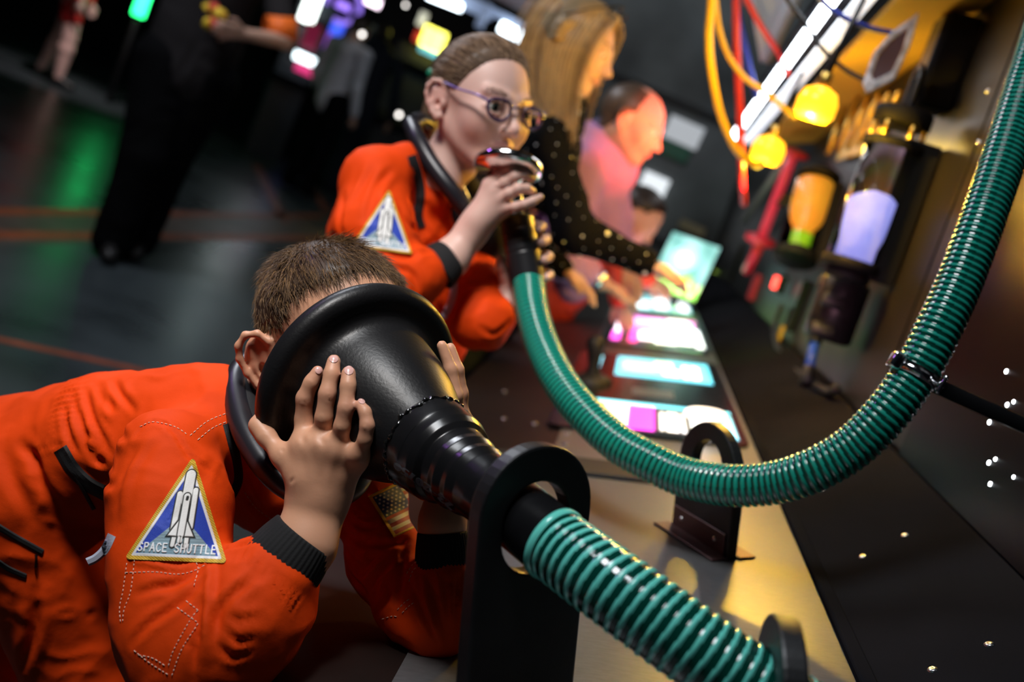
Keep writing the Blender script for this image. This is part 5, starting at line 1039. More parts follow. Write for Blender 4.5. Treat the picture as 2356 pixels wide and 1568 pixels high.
top, V, F, N = cloth('sequined_top', [Cap(nW+[0, 0, -0.05], nW*0.45+hipW*0.55, 0.115, 0.13, 0.04), Cap(nW*0.45+hipW*0.55, hipW, 0.13, 0.14, 0.04), Cap(nW, sh0, 0.06, 0.062, 0.03), Cap(nW, sh1, 0.06, 0.062, 0.03), Cap(sh0, el0, 0.060, 0.050, 0.02), Cap(el0, wr0, 0.048, 0.031, 0.02), Cap(sh1, el1, 0.058, 0.045, 0.02), Cap(el1, wr1, 0.044, 0.03, 0.02)]+chain([(1262, 250, 2.48, 62), (1262, 340, 2.44, 66), (1268, 430, 2.46, 62)], k=0.03), 0.0055, mat('black_top', (0.005, 0.005, 0.006), 0.8, spec=0.05), woman)
ids = r.choice(len(V), 5200); dd = []; keep = []
sel = [i for i in ids if N[i]@(np.array([0, 0, HC])-V[i]) > 0]
chosen = []
for i in sel:
    if all(((V[i]-V[j])**2).sum() > 0.0007 for j in chosen[-400:]): chosen.append(i)
def disc(c, n, rr):
    x, y, z = rot_frame(n); a = np.linspace(0, 2*math.pi, 6, endpoint=False); return np.vstack([c+n*0.0022, c+n*0.0012+rr*(np.cos(a)[:, None]*x+np.sin(a)[:, None]*y)]), [(0, 1+i, 1+(i+1) % 6) for i in range(6)]
M_seq = mat('silver_sequin', (0.85, 0.84, 0.82), 0.35, 0.3)
o = obj('sequins', *join(*[disc(V[i], nrm(N[i]+0.25*r.randn(3)), (0.0018, 0.0030, 0.0055)[int(r.rand()**2.2*3)]) for i in chosen]), M_seq, top, False); o['kind'] = 'stuff'
cloth('trousers', [p_ for a, k, b in wl for p_ in (Cap(a, k, 0.115, 0.08, 0.03), Cap(k, b, 0.08, 0.06, 0.03))], 0.012, M_black_cloth, woman)
for a, k, b in wl: shoe(b, (1, 0), woman, M_shoe)
# --- man in the pink shirt
hM = Head(P(1452, 285, 3.02), cdir(0.84, -0.50, 0.22), cdir(0.48, 0.86, 0.15), 1.06)
man = thing('person', 'balding man in pink shirt bending over the desk behind the woman', 'person', np.array([-0.55, 3.4, 0.0]))
nM = P(1385, 345, 3.10); s0, s1 = P(1335, 400, 2.98), P(1395, 365, 3.30); hipM = np.array([nM[0]-0.16, nM[1]+0.02, 1.0]); e0 = P(1290, 590, 2.95); w0 = P(1385, 650, 2.98); e1 = P(1410, 500, 3.30); w1 = P(1440, 600, 3.30)
MB = hM.prims(neck_to=nM, neck_r=0.055)+[Cap(nM, hipM, 0.08, 0.12, 0.03), Cap(nM, s0, 0.06, 0.05, 0.03), Cap(nM, s1, 0.06, 0.05, 0.03), Cap(s0, e0, 0.045, 0.038, 0.02), Cap(e0, w0, 0.038, 0.026, 0.02), Cap(s1, e1, 0.045, 0.038, 0.02), Cap(e1, w1, 0.038, 0.026, 0.02)]+fist(w0, P(1425, 672, 3.0)-w0, cdir(0, 1, 0.3))+fist(w1, P(1462, 650, 3.3)-w1, cdir(0, 1, 0.3))
ml = down_legs(hipM, (0, 0.2, 0), (0, 0.04), 0, 0)
for a, k, b in ml: MB += [Cap(a, k, 0.09, 0.06, 0.03), Cap(k, b, 0.055, 0.04, 0.02)]
V, F = march(MB, 0.0052); N = vnormals(V, F)
if (N*(V-V.mean(0))).sum() < 0: F = F[:, ::-1]; N = -N
obj('body', V, F, M_skin, man, col=skin_col(V, hM, (0.62, 0.34, 0.26))); eyes(hM, man, look=(0, 1, -0.4))
def line_bald(l): y = l[:, 1]; z0 = np.interp(y, [-0.11, -0.05, 0.0, 0.015, 0.03], [-0.06, -0.05, 0.02, 0.02, 0.3]); top_ = 0.075; return np.minimum(l[:, 2]-z0, 0.095-l[:, 2]+np.clip(-l[:, 1], 0, 1)*0.6)
V2, F2, us = cap_hair(V, F, N, hM, line_bald, 0.004)
if len(F2): obj('hair', V2, F2, M_hairc, man, col=np.tile((0.10, 0.062, 0.042), (len(V2), 1)))
M_pink = mat('pink_shirt', (0.50, 0.24, 0.48), 0.75, bump2=0.3, b2scale=14, var=0.08, vscale=10)
shirt, V, F, N = cloth('shirt', [Cap(nM+[0, 0, -0.04], (nM+hipM)/2, 0.13, 0.155, 0.04), Cap((nM+hipM)/2, hipM, 0.155, 0.15, 0.04), Cap(nM, s0, 0.07, 0.075, 0.03), Cap(nM, s1, 0.07, 0.075, 0.03), Cap(s0, e0, 0.075, 0.065, 0.03), Cap(e0, e0*0.4+w0*0.6, 0.06, 0.045, 0.02), Cap(s1, e1, 0.07, 0.06, 0.03), Cap(e1, e1*0.5+w1*0.5, 0.055, 0.045, 0.02)]+chain([(1370, 430, 3.14, 64), (1385, 540, 3.2, 56)], k=0.04)+chain([(1310, 560, 3.05, 50), (1320, 650, 3.05, 44)], k=0.03), 0.008, M_pink, man, 0.006, 8)
x_, y_, z_ = rot_frame(hM.c-nM); obj('shirt_collar', *lathe(nM+z_*0.01, z_, [(-0.02, 0.105), (0.035, 0.086), (0.06, 0.078), (0.06, 0.070), (-0.02, 0.09)], 28, closed=True), mat('violet_grey_collar', (0.10, 0.08, 0.19), 0.7), man)
obj('wristwatch', *join(lathe(e0*0.1+w0*0.9-nrm(w0-e0)*0.01, w0-e0, [(0, 0.029), (0, 0.033), (0.02, 0.033), (0.02, 0.029)], 28, closed=True), cyl(e0*0.08+w0*0.92+cdir(0, 0.3, 1)*0.028, e0*0.08+w0*0.92+cdir(0, 0.3, 1)*0.040, 0.019, 20)), M_chrome, man)
cloth('trousers', [p_ for a, k, b in ml for p_ in (Cap(a, k, 0.12, 0.085, 0.03), Cap(k, b, 0.085, 0.07, 0.03))], 0.012, M_jeans, man)
for a, k, b in ml: shoe(b, (1, 0), man, M_shoe)
# --- child beyond the man
hC = Head(P(1468, 498, 3.75), cdir(0.55, -0.75, 0.1), cdir(0.6, 0.75, 0.2), 0.95)
child = thing('person', 'dark-haired child in red and orange at the desk beyond the pink-shirted man', 'person', np.array([-0.45, 4.0, 0.0]))
nC = hC.w(0, -0.04, -0.12); hipC = np.array([nC[0]-0.12, nC[1], 0.62]); s0, s1 = nC+np.array([0.02, -0.13, -0.03]), nC+np.array([0.0, 0.13, -0.04]); e0 = P(1420, 610, 3.60); w0 = P(1425, 690, 3.55); e1 = P(1455, 600, 3.85); w1 = P(1490, 640, 3.85)
CB = hC.prims(neck_to=nC, neck_r=0.042)+[Cap(nC, hipC, 0.06, 0.085, 0.03), Cap(nC, s0, 0.04, 0.04, 0.03), Cap(nC, s1, 0.04, 0.04, 0.03), Cap(s0, e0, 0.036, 0.03, 0.02), Cap(e0, w0, 0.03, 0.022, 0.02), Cap(s1, e1, 0.036, 0.03, 0.02), Cap(e1, w1, 0.03, 0.022, 0.02)]+fist(w0, P(1440, 735, 3.52)-w0, cdir(0, .5, 1), 0.85)+fist(w1, (1, 0.2, -0.2), cdir(0, .5, 1), 0.85)
clg = down_legs(hipC, (0, 0.16, 0), (0, 0.02), 0, 0)
for a, k, b in clg: CB += [Cap(a, k, 0.07, 0.05, 0.03), Cap(k, b, 0.045, 0.032, 0.02)]
V, F = march(CB, 0.006); N = vnormals(V, F)
if (N*(V-V.mean(0))).sum() < 0: F = F[:, ::-1]; N = -N
obj('body', V, F, M_skin, child, col=skin_col(V, hC, (0.60, 0.33, 0.24)))
V2, F2, us = cap_hair(V, F, N, hC, line_short, 0.012); obj('hair', V2, F2, M_hairc, child, col=np.tile((0.02, 0.013, 0.01), (len(V2), 1)))
cloth('red_top', [Cap(nC, hipC, 0.10, 0.11, 0.03), Cap(nC, s0, 0.055, 0.055, 0.03), Cap(nC, s1, 0.055, 0.055, 0.03), Cap(s0, e0, 0.052, 0.045, 0.02), Cap(e0, w0, 0.044, 0.034, 0.02), Cap(s1, e1, 0.052, 0.045, 0.02), Cap(e1, w1, 0.044, 0.034, 0.02)], 0.009, mat('red_orange_cloth', (0.75, 0.07, 0.03), 0.7), child)
cloth('trousers', [p_ for a, k, b in clg for p_ in (Cap(a, k, 0.095, 0.07, 0.03), Cap(k, b, 0.07, 0.055, 0.03))], 0.014, M_black_cloth, child)
# --- people standing far off in the hall: foot point from the floor, everything upright from there
def stander(label, foot, Hh, face, topc, legc, skin=(0.5, 0.3, 0.22), hairc=(0.03, 0.02, 0.015), arms=None, legsep=0.12, stride=0.0, wide=1.0, shorts=False, hs=0.012, lean=(0, 0), sleeve=1.0, topname='shirt'):
    ft = np.array(foot, float); ft[2] = 0; t = thing('person', label, 'person', ft); fx = nrm(np.array([face[0], face[1], 0.0])); sd = np.cross(fx, (0, 0, 1)); k = Hh/1.75; ln = np.array([lean[0], lean[1], 0.0])
    J = lambda a, b, c: ft+(fx*a+sd*b+np.array([0, 0, c]))*k+ln*c
    hip = J(0, 0, 0.95); nk = J(0.0, 0, 1.47); h = Head(J(0.03, 0, 1.63), fx+np.array([0, 0, -0.15]), (0, 0, 1), 1.05*k); B = h.prims(neck_to=nk, face=True); B += [Cap(nk, hip, 0.08*k, 0.12*k, 0.03)]
    cl, lg = [Cap(J(0, 0, 1.36), J(0, 0, 1.1), 0.15*k*wide, 0.145*k*wide, 0.04, fl=(fx, 0.75)), Cap(J(0, 0, 1.1), J(0, 0, 0.93), 0.145*k*wide, 0.155*k*wide, 0.04, fl=(fx, 0.8))], []
    for s in (-1, 1):
        sh = J(0, s*0.19*wide, 1.42); el, wr_ = (arms[0 if s < 0 else 1] if arms else (J(-0.02, s*0.25*wide, 1.12), J(0.10, s*0.24*wide, 0.88)))
        B += [Cap(sh, el, 0.045*k, 0.036*k, 0.02), Cap(el, wr_, 0.036*k, 0.025*k, 0.02)]+fist(wr_, wr_-el, sd*s, k); cl += [Cap(nk+[0, 0, -0.03], sh, 0.07*k, 0.07*k, 0.03), Cap(sh, sh+(el-sh)*sleeve, 0.068*k, 0.058*k, 0.02)]
        if sleeve >= 1: cl += [Cap(el, el+(wr_-el)*0.9, 0.055*k, 0.042*k, 0.02)]
        hp_ = J(0, s*0.09, 0.93); kn = J(0.03+s*stride*0.5, s*legsep*0.8, 0.50); an = J(s*stride, s*legsep, 0.09); q_ = 1.35 if shorts else 1.0; B += [Cap(hp_, kn, 0.085*k*q_, 0.058*k*q_, 0.03), Cap(kn, kn*0.7+an*0.3, 0.055*k*q_, 0.056*k*q_, 0.02), Cap(kn*0.7+an*0.3, an, 0.056*k*q_, 0.034*k*q_, 0.02)]
        lg += [Cap(hp_, J(0.02+s*stride*0.25, s*legsep*0.8, 0.68), 0.11*k*wide, 0.10*k*wide, 0.03)] if shorts else [Cap(hp_, kn, 0.115*k*wide, 0.085*k*wide, 0.03), Cap(kn, an, 0.085*k*wide, 0.07*k*wide, 0.03)]
        shoe(an, fx, t, M_shoe, k)
    V, F = march(B, hs*0.75); N = vnormals(V, F)
    if (N*(V-V.mean(0))).sum() < 0: F = F[:, ::-1]; N = -N
    obj('body', V, F, M_skin, t, col=np.tile(skin, (len(V), 1))); V2, F2, us = cap_hair(V, F, N, h, line_w, 0.014)
    if len(F2): obj('hair', V2, F2, M_hairc, t, col=np.tile(hairc, (len(V2), 1)))
    cloth(topname, cl, hs, topc, t); cloth('shorts' if shorts else 'trousers', lg, hs, legc, t); return t, J
M_grey_shirt = mat('dark_grey_polo', (0.018, 0.016, 0.017), 0.9, spec=0.1, bump2=0.2, b2scale=12); M_light_grey = mat('grey_jumper', (0.55, 0.55, 0.60), 0.85)
# staff member, walking past on the left, holding something small at the waist
fs = onfloor(275, 588); D_ = 4.75
sh_el = P(648, 92, 4.55); hand_a = P(548, 70, 4.45)
st, J = stander('man in dark grey top and black trousers walking past with an orange wristband', fs, 1.80, (0.5, -0.85), M_grey_shirt, M_black_cloth, arms=[(P(655, 95, 4.6), P(560, 78, 4.4)), (P(480, -40, 4.9), P(505, 50, 4.5))], legsep=0.06, stride=0.10, wide=1.30, hs=0.009, sleeve=0.75)
wbd = P(640, 70, 4.57)
obj('wristband', *lathe(P(612, 66, 4.56), P(676, 72, 4.62)-P(612, 66, 4.56), [(0, 0.052), (0, 0.060), (0.13, 0.062), (0.13, 0.054)], 24, closed=True), mat('orange_band', (0.9, 0.16, 0.01), 0.6), st)
hd_ = thing('posy', 'yellow and red posy held in the hands of the man in dark grey', 'flowers', P(505, 30, 4.42)); 
for i in range(7):
    q = P(478+11*(i % 4)+3*(i % 3), 18+14*(i//2 % 3)+i*2, 4.40); V, F = ball(q, 0.020+0.005*(i % 3), 12); obj('flower', V+0.004*rng.randn(*V.shape), F, (mat('yellow_petal', (0.75, 0.5, 0.03), 0.6), mat('red_petal', (0.6, 0.05, 0.02), 0.6))[i % 2], hd_)
stander('woman with bare legs and red shorts walking at the far upper left', onfloor(108, 185), 1.68, (0.9, 0.3), mat('red_cloth', (0.6, 0.02, 0.02), 0.7), bpy.data.materials['red_cloth'], skin=(0.80, 0.52, 0.46), shorts=True, stride=0.12, hs=0.014)
stander('large person in navy with their back turned, near the arcade machines', onfloor(735, 425), 1.90, (0.2, 0.95), M_navy, M_navy, wide=1.75, hs=0.016)
stander('person in black top and dark jeans behind the man with the orange wristband', onfloor(585, 330), 1.72, (0.6, 0.7), M_black_cloth, M_jeans, wide=1.1, hs=0.016)
stander('dark-haired person in light grey jumper facing the blue machine', P(838, 30, 9.4), 1.80, (0.4, 0.9), M_light_grey, M_black_cloth, wide=1.05, hs=0.016)
# ------------------------------------------------------------------ instruments on the leaning wall, cables, hood lamp
def wpt(px, py, out=0.0): return W(*onwall(px, py, out), out)
def dist(p): return float(-(R.T@(np.asarray(p)-np.array([0, 0, HC])))[2])
def pxr(r, p): return r*dist(p)/FPX
M_glass = mat('clear_glass', (0.95, 0.95, 0.97), 0.02, trans=1.0, ior=1.12)
M_amber = mat('amber_lamp_glass', (0.9, 0.45, 0.02), 0.25, emit=(1.0, 0.42, 0.012), es=2.4)
M_hot = mat('lamp_bulb', (1, 0.9, 0.6), 0.3, emit=(1.0, 0.85, 0.5), es=45)
M_brass = mat('yellow_brass', (0.65, 0.42, 0.10), 0.3, 0.9)
Z3 = np.array([0, 0, 1.0]); M_cap = mat('matt_black_cap', (0.008, 0.008, 0.009), 0.6, spec=0.1)
M_red = mat('red_plastic', (0.65, 0.03, 0.05), 0.35, coat=0.4)
def shell(a, b, r, th, n=40): ax = np.asarray(b)-np.asarray(a); L = np.linalg.norm(ax); return lathe(a, ax, [(0, r), (L, r), (L, r-th), (0, r-th)], n, closed=True)
# powder jar
ja, jb = wpt(1962, 598, 0.10), wpt(2052, 345, 0.10); axj = nrm(jb-ja); rj = pxr(60, ja)
t = thing('sample_jar', 'large clear jar half filled with glowing pale violet powder between black caps', 'jar', ja)
obj('glass', *shell(ja, jb, rj, 0.003), M_glass, t)
pw = [(0.004, 1e-4), (0.004, rj-0.006)]; Lj = np.linalg.norm(jb-ja)
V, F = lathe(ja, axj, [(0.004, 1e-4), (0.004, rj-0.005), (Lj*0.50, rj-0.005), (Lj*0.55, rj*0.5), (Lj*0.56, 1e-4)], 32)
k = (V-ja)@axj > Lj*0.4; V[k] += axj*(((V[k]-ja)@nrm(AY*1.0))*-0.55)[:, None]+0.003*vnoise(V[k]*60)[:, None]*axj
obj('powder', V, F, mat('self_lit_violet_powder', (0.45, 0.47, 0.95), 0.9, emit=(0.33, 0.36, 1.0), es=0.75, col2=(0.65, 0.68, 1.0), vscale=22, bump2=0.6, b2scale=60), t)  # powder emits in place of the blue-violet light falling on it
for nm, s0_, s1_, rr in (('bottom_cap', -0.022, 0.0, 1.12), ('lower_base', -0.045, -0.022, 0.85), ('top_cap', Lj, Lj+0.018, 1.16), ('lid', Lj+0.05, Lj+0.085, 1.08)): obj(nm, *cyl(ja+axj*s0_, ja+axj*s1_, rj*rr, 36), M_cap, t)
for q in range(6):
    an = q*math.pi/3+0.3; x_, y_, z_ = rot_frame(axj); o_ = (math.cos(an)*x_+math.sin(an)*y_)*rj*0.92; obj('spacer_rod', *cyl(ja+axj*(Lj+0.015)+o_, ja+axj*(Lj+0.055)+o_, 0.005, 10), M_brass, t)
hd0 = ja+axj*(Lj+0.085); obj('handle', *sweep(resample(np.array([hd0-AY*rj*0.5, hd0-AY*rj*0.5+axj*0.07, hd0+axj*0.095, hd0+AY*rj*0.5+axj*0.07, hd0+AY*rj*0.5]), n=30), 0.006, 10), M_black_metal, t)
obj('wall_mount', *box((ja+jb)/2+WN*-0.055, AY, axj, WN, rj*1.1, Lj*1.25, 0.07, 0.004), M_black_metal, t, False)
# jar of amber liquid with green foot
ka, kb = wpt(1833, 580, 0.09), wpt(1880, 415, 0.09); axk = nrm(kb-ka); rk = pxr(46, ka); Lk = np.linalg.norm(kb-ka)
t = thing('sample_jar', 'yellow and orange filled jar with a lime green layer at its foot', 'jar', ka)
obj('glass', *shell(ka, kb, rk, 0.003), M_glass, t)
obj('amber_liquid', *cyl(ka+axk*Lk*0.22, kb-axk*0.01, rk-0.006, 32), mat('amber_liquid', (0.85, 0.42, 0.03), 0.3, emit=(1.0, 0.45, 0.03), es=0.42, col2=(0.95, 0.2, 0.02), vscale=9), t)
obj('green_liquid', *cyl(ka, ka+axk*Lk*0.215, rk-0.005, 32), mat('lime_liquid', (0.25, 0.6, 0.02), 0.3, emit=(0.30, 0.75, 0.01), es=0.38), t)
for nm, s0_, s1_, rr in (('top_cap', Lk, Lk+0.02, 1.15), ('bottom_cap', -0.03, 0.0, 1.1)): obj(nm, *cyl(ka+axk*s0_, ka+axk*s1_, rk*rr, 32), M_cap, t)
obj('wall_mount', *box((ka+kb)/2-WN*0.05, AY, axk, WN, rk, Lk*1.1, 0.06, 0.004), M_black_metal, t, False)
# red tube with flanges, grey tube
ra, rb = wpt(1750, 552, 0.10), wpt(1826, 352, 0.10)
t = thing('red_tube', 'slim red tube running between two red round flanges on the wall', 'tube', ra)
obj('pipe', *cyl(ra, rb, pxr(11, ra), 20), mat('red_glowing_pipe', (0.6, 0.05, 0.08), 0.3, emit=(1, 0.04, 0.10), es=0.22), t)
for q, r_, s in ((ra, 36, 0.03), (rb, 36, 0.025)): obj('flange', *lathe(q-nrm(rb-ra)*s/2, rb-ra, [(0, 1e-4), (0, pxr(r_*0.7, q)), (s*0.2, pxr(r_, q)), (s*0.8, pxr(r_, q)), (s, pxr(r_*0.6, q)), (s, 1e-4)], 28), M_red, t)
obj('elbow', *sweep(resample(np.array([ra, ra-axj*0.05, ra-axj*0.09+AY*0.03, ra-axj*0.13+AY*0.10]), n=24), pxr(12, ra), 14), M_red, t)
obj('wall_clip', *box((ra+rb)/2-WN*0.05, AY, WU, WN, 0.03, 0.05, 0.10, 0.003), M_black_metal, t, False)
ga_, gb_ = wpt(1712, 510, 0.09), wpt(1795, 385, 0.09); tag(obj('grey_tube', *cyl(ga_, gb_, pxr(8, ga_), 16), mat('grey_pipe', (0.32, 0.29, 0.25), 0.4, 0.5)), 'thin grey tube slanting left of the red tube', 'tube')
# amber lamps
for i, (px, py, r_, en, nm, tx) in enumerate(((1880, 238, 47, 19, (1862, 232), 'larger amber lamp glowing above the jars'), (1768, 345, 38, 5, (1752, 331), 'smaller amber lamp glowing at the near end of the white tube light'))):
    q = P(px, py, (1.99, 2.75)[i]); rr = pxr(r_, q); t = thing('amber_lamp', tx, 'lamp', q)
    x_ = nrm(WU)
    obj('shade', *lathe(q-x_*rr*0.8, x_, [(0, rr*0.75), (rr*0.3, rr*0.98), (rr*0.9, rr), (rr*1.4, rr*0.8), (rr*1.6, rr*0.4), (rr*1.62, rr*0.38), (rr*1.5, rr*0.37), (rr*1.35, rr*0.74), (rr*0.9, rr*0.95), (rr*0.3, rr*0.93), (0.0, rr*0.71)], 32, closed=True), M_amber, t)
    obj('bulb', *ball(q-x_*rr*0.2+cdir(-0.6, 0.2, 1)*rr*0.55, rr*0.30, 16), M_hot, t)
    obj('neck', *cyl(q+x_*rr*0.75, q+x_*rr*1.5, rr*0.3, 16), M_brass, t); wq = q+x_*rr*1.4; obj('hanger', *cyl(wq, wq+Z3*0.16, 0.006, 10), M_black_metal, t)
    l = light('amber_lamp_light', 'POINT', q-x_*rr*1.15+cdir(-0.5, -0.2, 0.8)*rr*0.9, (0, 0, 0), en, (1.0, 0.55, 0.045), 0.018)
# second, dim amber reflector strip items behind the lamps
t = thing('brass_grille', 'row of slanted yellow brass bars behind the powder jar', 'grille', wpt(1960, 330, 0.05))
for i in range(6):
    a_, b_ = wpt(1905+22*i, 355-6*i, 0.05), wpt(1950+24*i, 225-3*i, 0.05); obj('bar', *cyl(a_, b_, pxr(6, a_), 12), M_brass, t)
obj('back_plate', *box((wpt(1905, 350, 0.02)+wpt(2090, 230, 0.02))/2, AY, WU, WN, 0.5, 0.16, 0.008, 0.002), mat('yellow_sheet', (0.75, 0.48, 0.06), 0.45, 0.2), t, False)
light('grille_lamp_light', 'POINT', wpt(1960, 300, 0.13), (0, 0, 0), 2.0, (1.0, 0.62, 0.06), 0.03)
# red status light and green status light
q = wpt(1786, 650, 0.05); t = thing('status_light', 'small oblong red status light under the yellow jar', 'light', q)
obj('lens', *cyl(q-WU*pxr(14, q), q+WU*pxr(14, q), pxr(8, q), 16), mat('red_led', (1, 0.05, 0.03), 0.3, emit=(1, 0.06, 0.04), es=5), t); obj('housing', *box(q-WN*0.02, AY, WU, WN, pxr(26, q), pxr(44, q), 0.03, 0.003), M_black_metal, t, False)
q = wpt(1640, 628, 0.02); tag(obj('status_light', *ball(q, pxr(7, q), 16), mat('lime_led', (0.5, 0.7, 0.1), 0.3, emit=(0.45, 0.7, 0.08), es=2.2)), 'round lime green status light right of the upright monitor', 'light')
# diamond-shaped framed plate on a dark box
dm = [(2113, 34), (2092, 110), (2056, 184), (1994, 212), (1986, 190), (2010, 120), (2052, 74)]
pts = [P(a, b, 2.02) for a, b in dm]; cen = np.mean(pts, 0); fz = nrm(cdir(-0.25, 0, 1)); fx = nrm(np.cross(AY, fz)); fy = np.cross(fz, fx); out = [((p-cen)@fx, (p-cen)@fy) for p in pts]
t = thing('warning_plate', 'pale framed slanted plate fixed to the dark box at the upper right', 'plate', cen)
V, F = prism(out, cen, fx, fy, fz, 0.010, holes=[[(a*0.66, b*0.66) for a, b in out]], bev=0.0015); obj('frame', V, F, mat('worn_pale_metal', (0.55, 0.56, 0.60), 0.5, 0.4, var=0.5, vscale=60), t, False)
V, F = prism([(a*0.64, b*0.64) for a, b in out], cen-fz*0.002, fx, fy, fz, 0.004); obj('plate', V, F, mat('dull_red_plate', (0.10, 0.05, 0.06), 0.5), t, False)
bc = wpt(2172, 150, 0.04); t = thing('junction_box', 'dark grey box on the wall behind the framed plate', 'box', bc)
obj('housing', *box(bc, AY, WU, WN, 0.11, 0.20, 0.07, 0.008), M_ledge, t, False); obj('cover', *box(bc+WN*0.038, AY, WU, WN, 0.09, 0.18, 0.008, 0.003), M_black_metal, t, False)
# machinery under the jar
mc_ = wpt(1925, 715, 0.07); t = thing('pump_unit', 'black pump with valves and a blue filter below the powder jar', 'pump', mc_); D_ = dist(mc_)
obj('body', *cyl(mc_-WU*pxr(70, mc_), mc_+WU*pxr(75, mc_), pxr(55, mc_), 28), M_black_metal, t); obj('collar', *cyl(mc_+WU*pxr(75, mc_), mc_+WU*pxr(92, mc_), pxr(38, mc_), 24), M_ledge, t)
for dx, dy in ((-60, -50), (60, -20), (50, 50)):
    b_ = mc_+AY*pxr(-dx, mc_)+WU*pxr(-dy, mc_); obj('valve', *cyl(b_, b_+WN*0.05, pxr(16, mc_), 16), M_rubber, t)
bq0, bq1 = wpt(1862, 845, 0.06), wpt(1874, 790, 0.06); obj('blue_filter', *cyl(bq0, bq1, pxr(11, bq0), 16), mat('blue_plastic', (0.01, 0.06, 0.45), 0.3), t); obj('filter_cap', *cyl(bq1, bq1+(bq1-bq0)*0.5, pxr(16, bq0), 16), M_rubber, t)
obj('drain', *cyl(bq0+(bq0-bq1)*0.7, bq0, pxr(14, bq0), 16), M_rubber, t)
lp = resample(np.array([wpt(a, b, 0.04) for a, b in ((1800, 700), (1782, 760), (1800, 820), (1850, 868), (1905, 900), (1925, 890))]), n=60); tag(obj('black_cable', *sweep(lp, 0.009, 10), M_rubber), 'black cable looping below the pump along the ledge', 'cable')
q = wpt(1796, 768, 0.03); tag(obj('amber_marker', *box(q, AY, WU, WN, pxr(16, q), pxr(40, q), 0.012, 0.003), mat('amber_marker', (0.55, 0.25, 0.01), 0.5)), 'small amber marker plate beside the looping black cable', 'plate')
for i, (px, py, w_, h_, m_, tx) in enumerate(((1830, 700, 46, 120, M_panel, 'tall grey cover plate left of the pump'), (1690, 600, 50, 90, M_panel, 'grey cover plate under the red tube at the far end'), (1735, 660, 30, 60, M_red, 'dark red block under the red flange'))):
    q = wpt(px, py, 0.012); tag(obj('cover_plate', *box(q, AY, WU, WN, pxr(w_, q)*2, pxr(h_, q), 0.02, 0.003), m_, smooth=False), tx, 'plate')
# cables
def cable(name, label, pts, w_, m, ds=None):
    p = resample(np.array([P(*a) for a in pts]), n=70); tag(obj(name, *sweep(p, w_, 12), m), label, 'cable')
M_yel = mat('yellow_cable', (0.72, 0.42, 0.01), 0.4); M_redc = mat('red_cable', (0.6, 0.03, 0.03), 0.4); M_blu = mat('blue_cable', (0.02, 0.05, 0.45), 0.4)
cable('yellow_cable', 'thick yellow cable hanging in a long curve at the left of the tube light', [(1640, -160, 2.1), (1637, 0, 2.2), (1631, 90, 2.25), (1640, 180, 2.3), (1660, 270, 2.4), (1695, 345, 2.5), (1735, 378, 2.6), (1752, 372, 2.70)], 0.0095, M_yel)
cable('yellow_cable', 'thinner orange yellow cable curving from the thick one to the lamp', [(1640, -160, 2.15), (1648, 20, 2.3), (1668, 110, 2.35), (1710, 175, 2.4), (1765, 215, 2.45), (1830, 272, 2.5)], 0.0065, M_yel)
cable('red_cable', 'straight red cable hanging down right beside the yellow ones', [(1692, -160, 2.4), (1695, 100, 2.5), (1702, 250, 2.6), (1706, 400, 2.75), (1712, 470, 2.9)], 0.0095, M_redc)
cable('red_cable', 'slanting dark pink cable reaching the tube light', [(1690, -60, 2.6), (1745, 50, 2.7), (1790, 120, 2.75), (1812, 172, 2.7)], 0.008, M_redc)
cable('blue_cable', 'blue cable hanging behind the red one', [(1680, -60, 2.8), (1708, 80, 2.85), (1725, 160, 2.9), (1742, 225, 2.95)], 0.0095, M_blu)
cable('black_cable', 'black cable crossing in front of the white tube light', [(1780, -60, 2.0), (1812, 0, 2.05), (1850, 50, 2.1), (1890, 110, 2.1), (1945, 160, 2.1), (2005, 192, 2.08)], 0.0050, M_rubber)
cable('blue_cable', 'dark blue cable running to the framed plate', [(1850, -60, 1.9), (1892, 2, 1.95), (1935, 36, 1.98), (2000, 64, 2.0), (2058, 76, 2.03)], 0.0055, M_blu)
# tube light under the hood
la, lb = onplane_x(2050, -125, 0.19), onplane_x(1703, 322, 0.21); dl = nrm(lb-la); Ll = np.linalg.norm(lb-la)
t = thing('tube_light', 'long bright white tube light running along under the yellow hood', 'light', (la+lb)/2)
side_ = nrm(np.cross(dl, (0, 0, 1))); side_ = -side_ if side_[0] < 0 else side_; upl = np.cross(side_, dl); upl = -upl if upl[2] < 0 else upl
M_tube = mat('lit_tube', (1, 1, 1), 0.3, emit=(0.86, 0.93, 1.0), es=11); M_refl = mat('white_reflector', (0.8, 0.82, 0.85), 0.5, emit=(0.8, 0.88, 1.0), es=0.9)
nb = 11
for i in range(nb):
    a_ = la+(lb-la)*(i+0.08)/nb; b_ = la+(lb-la)*(i+0.92)/nb; V, F = cyl(a_-side_*0.030, b_-side_*0.030, 0.014, 14); obj('lit_segment', V, F, M_tube, t)
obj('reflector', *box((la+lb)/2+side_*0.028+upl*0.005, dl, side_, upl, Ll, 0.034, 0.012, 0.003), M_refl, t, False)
obj('casing', *box((la+lb)/2+upl*0.024, dl, side_, upl, Ll, 0.115, 0.022, 0.004), M_ledge, t, False)
for i in (2, 6, 9):
    q = la+(lb-la)*i/nb+upl*0.03; obj('hanger', *cyl(q, q+np.array([0, 0, 0.6]), 0.004, 8), M_black_metal, t)
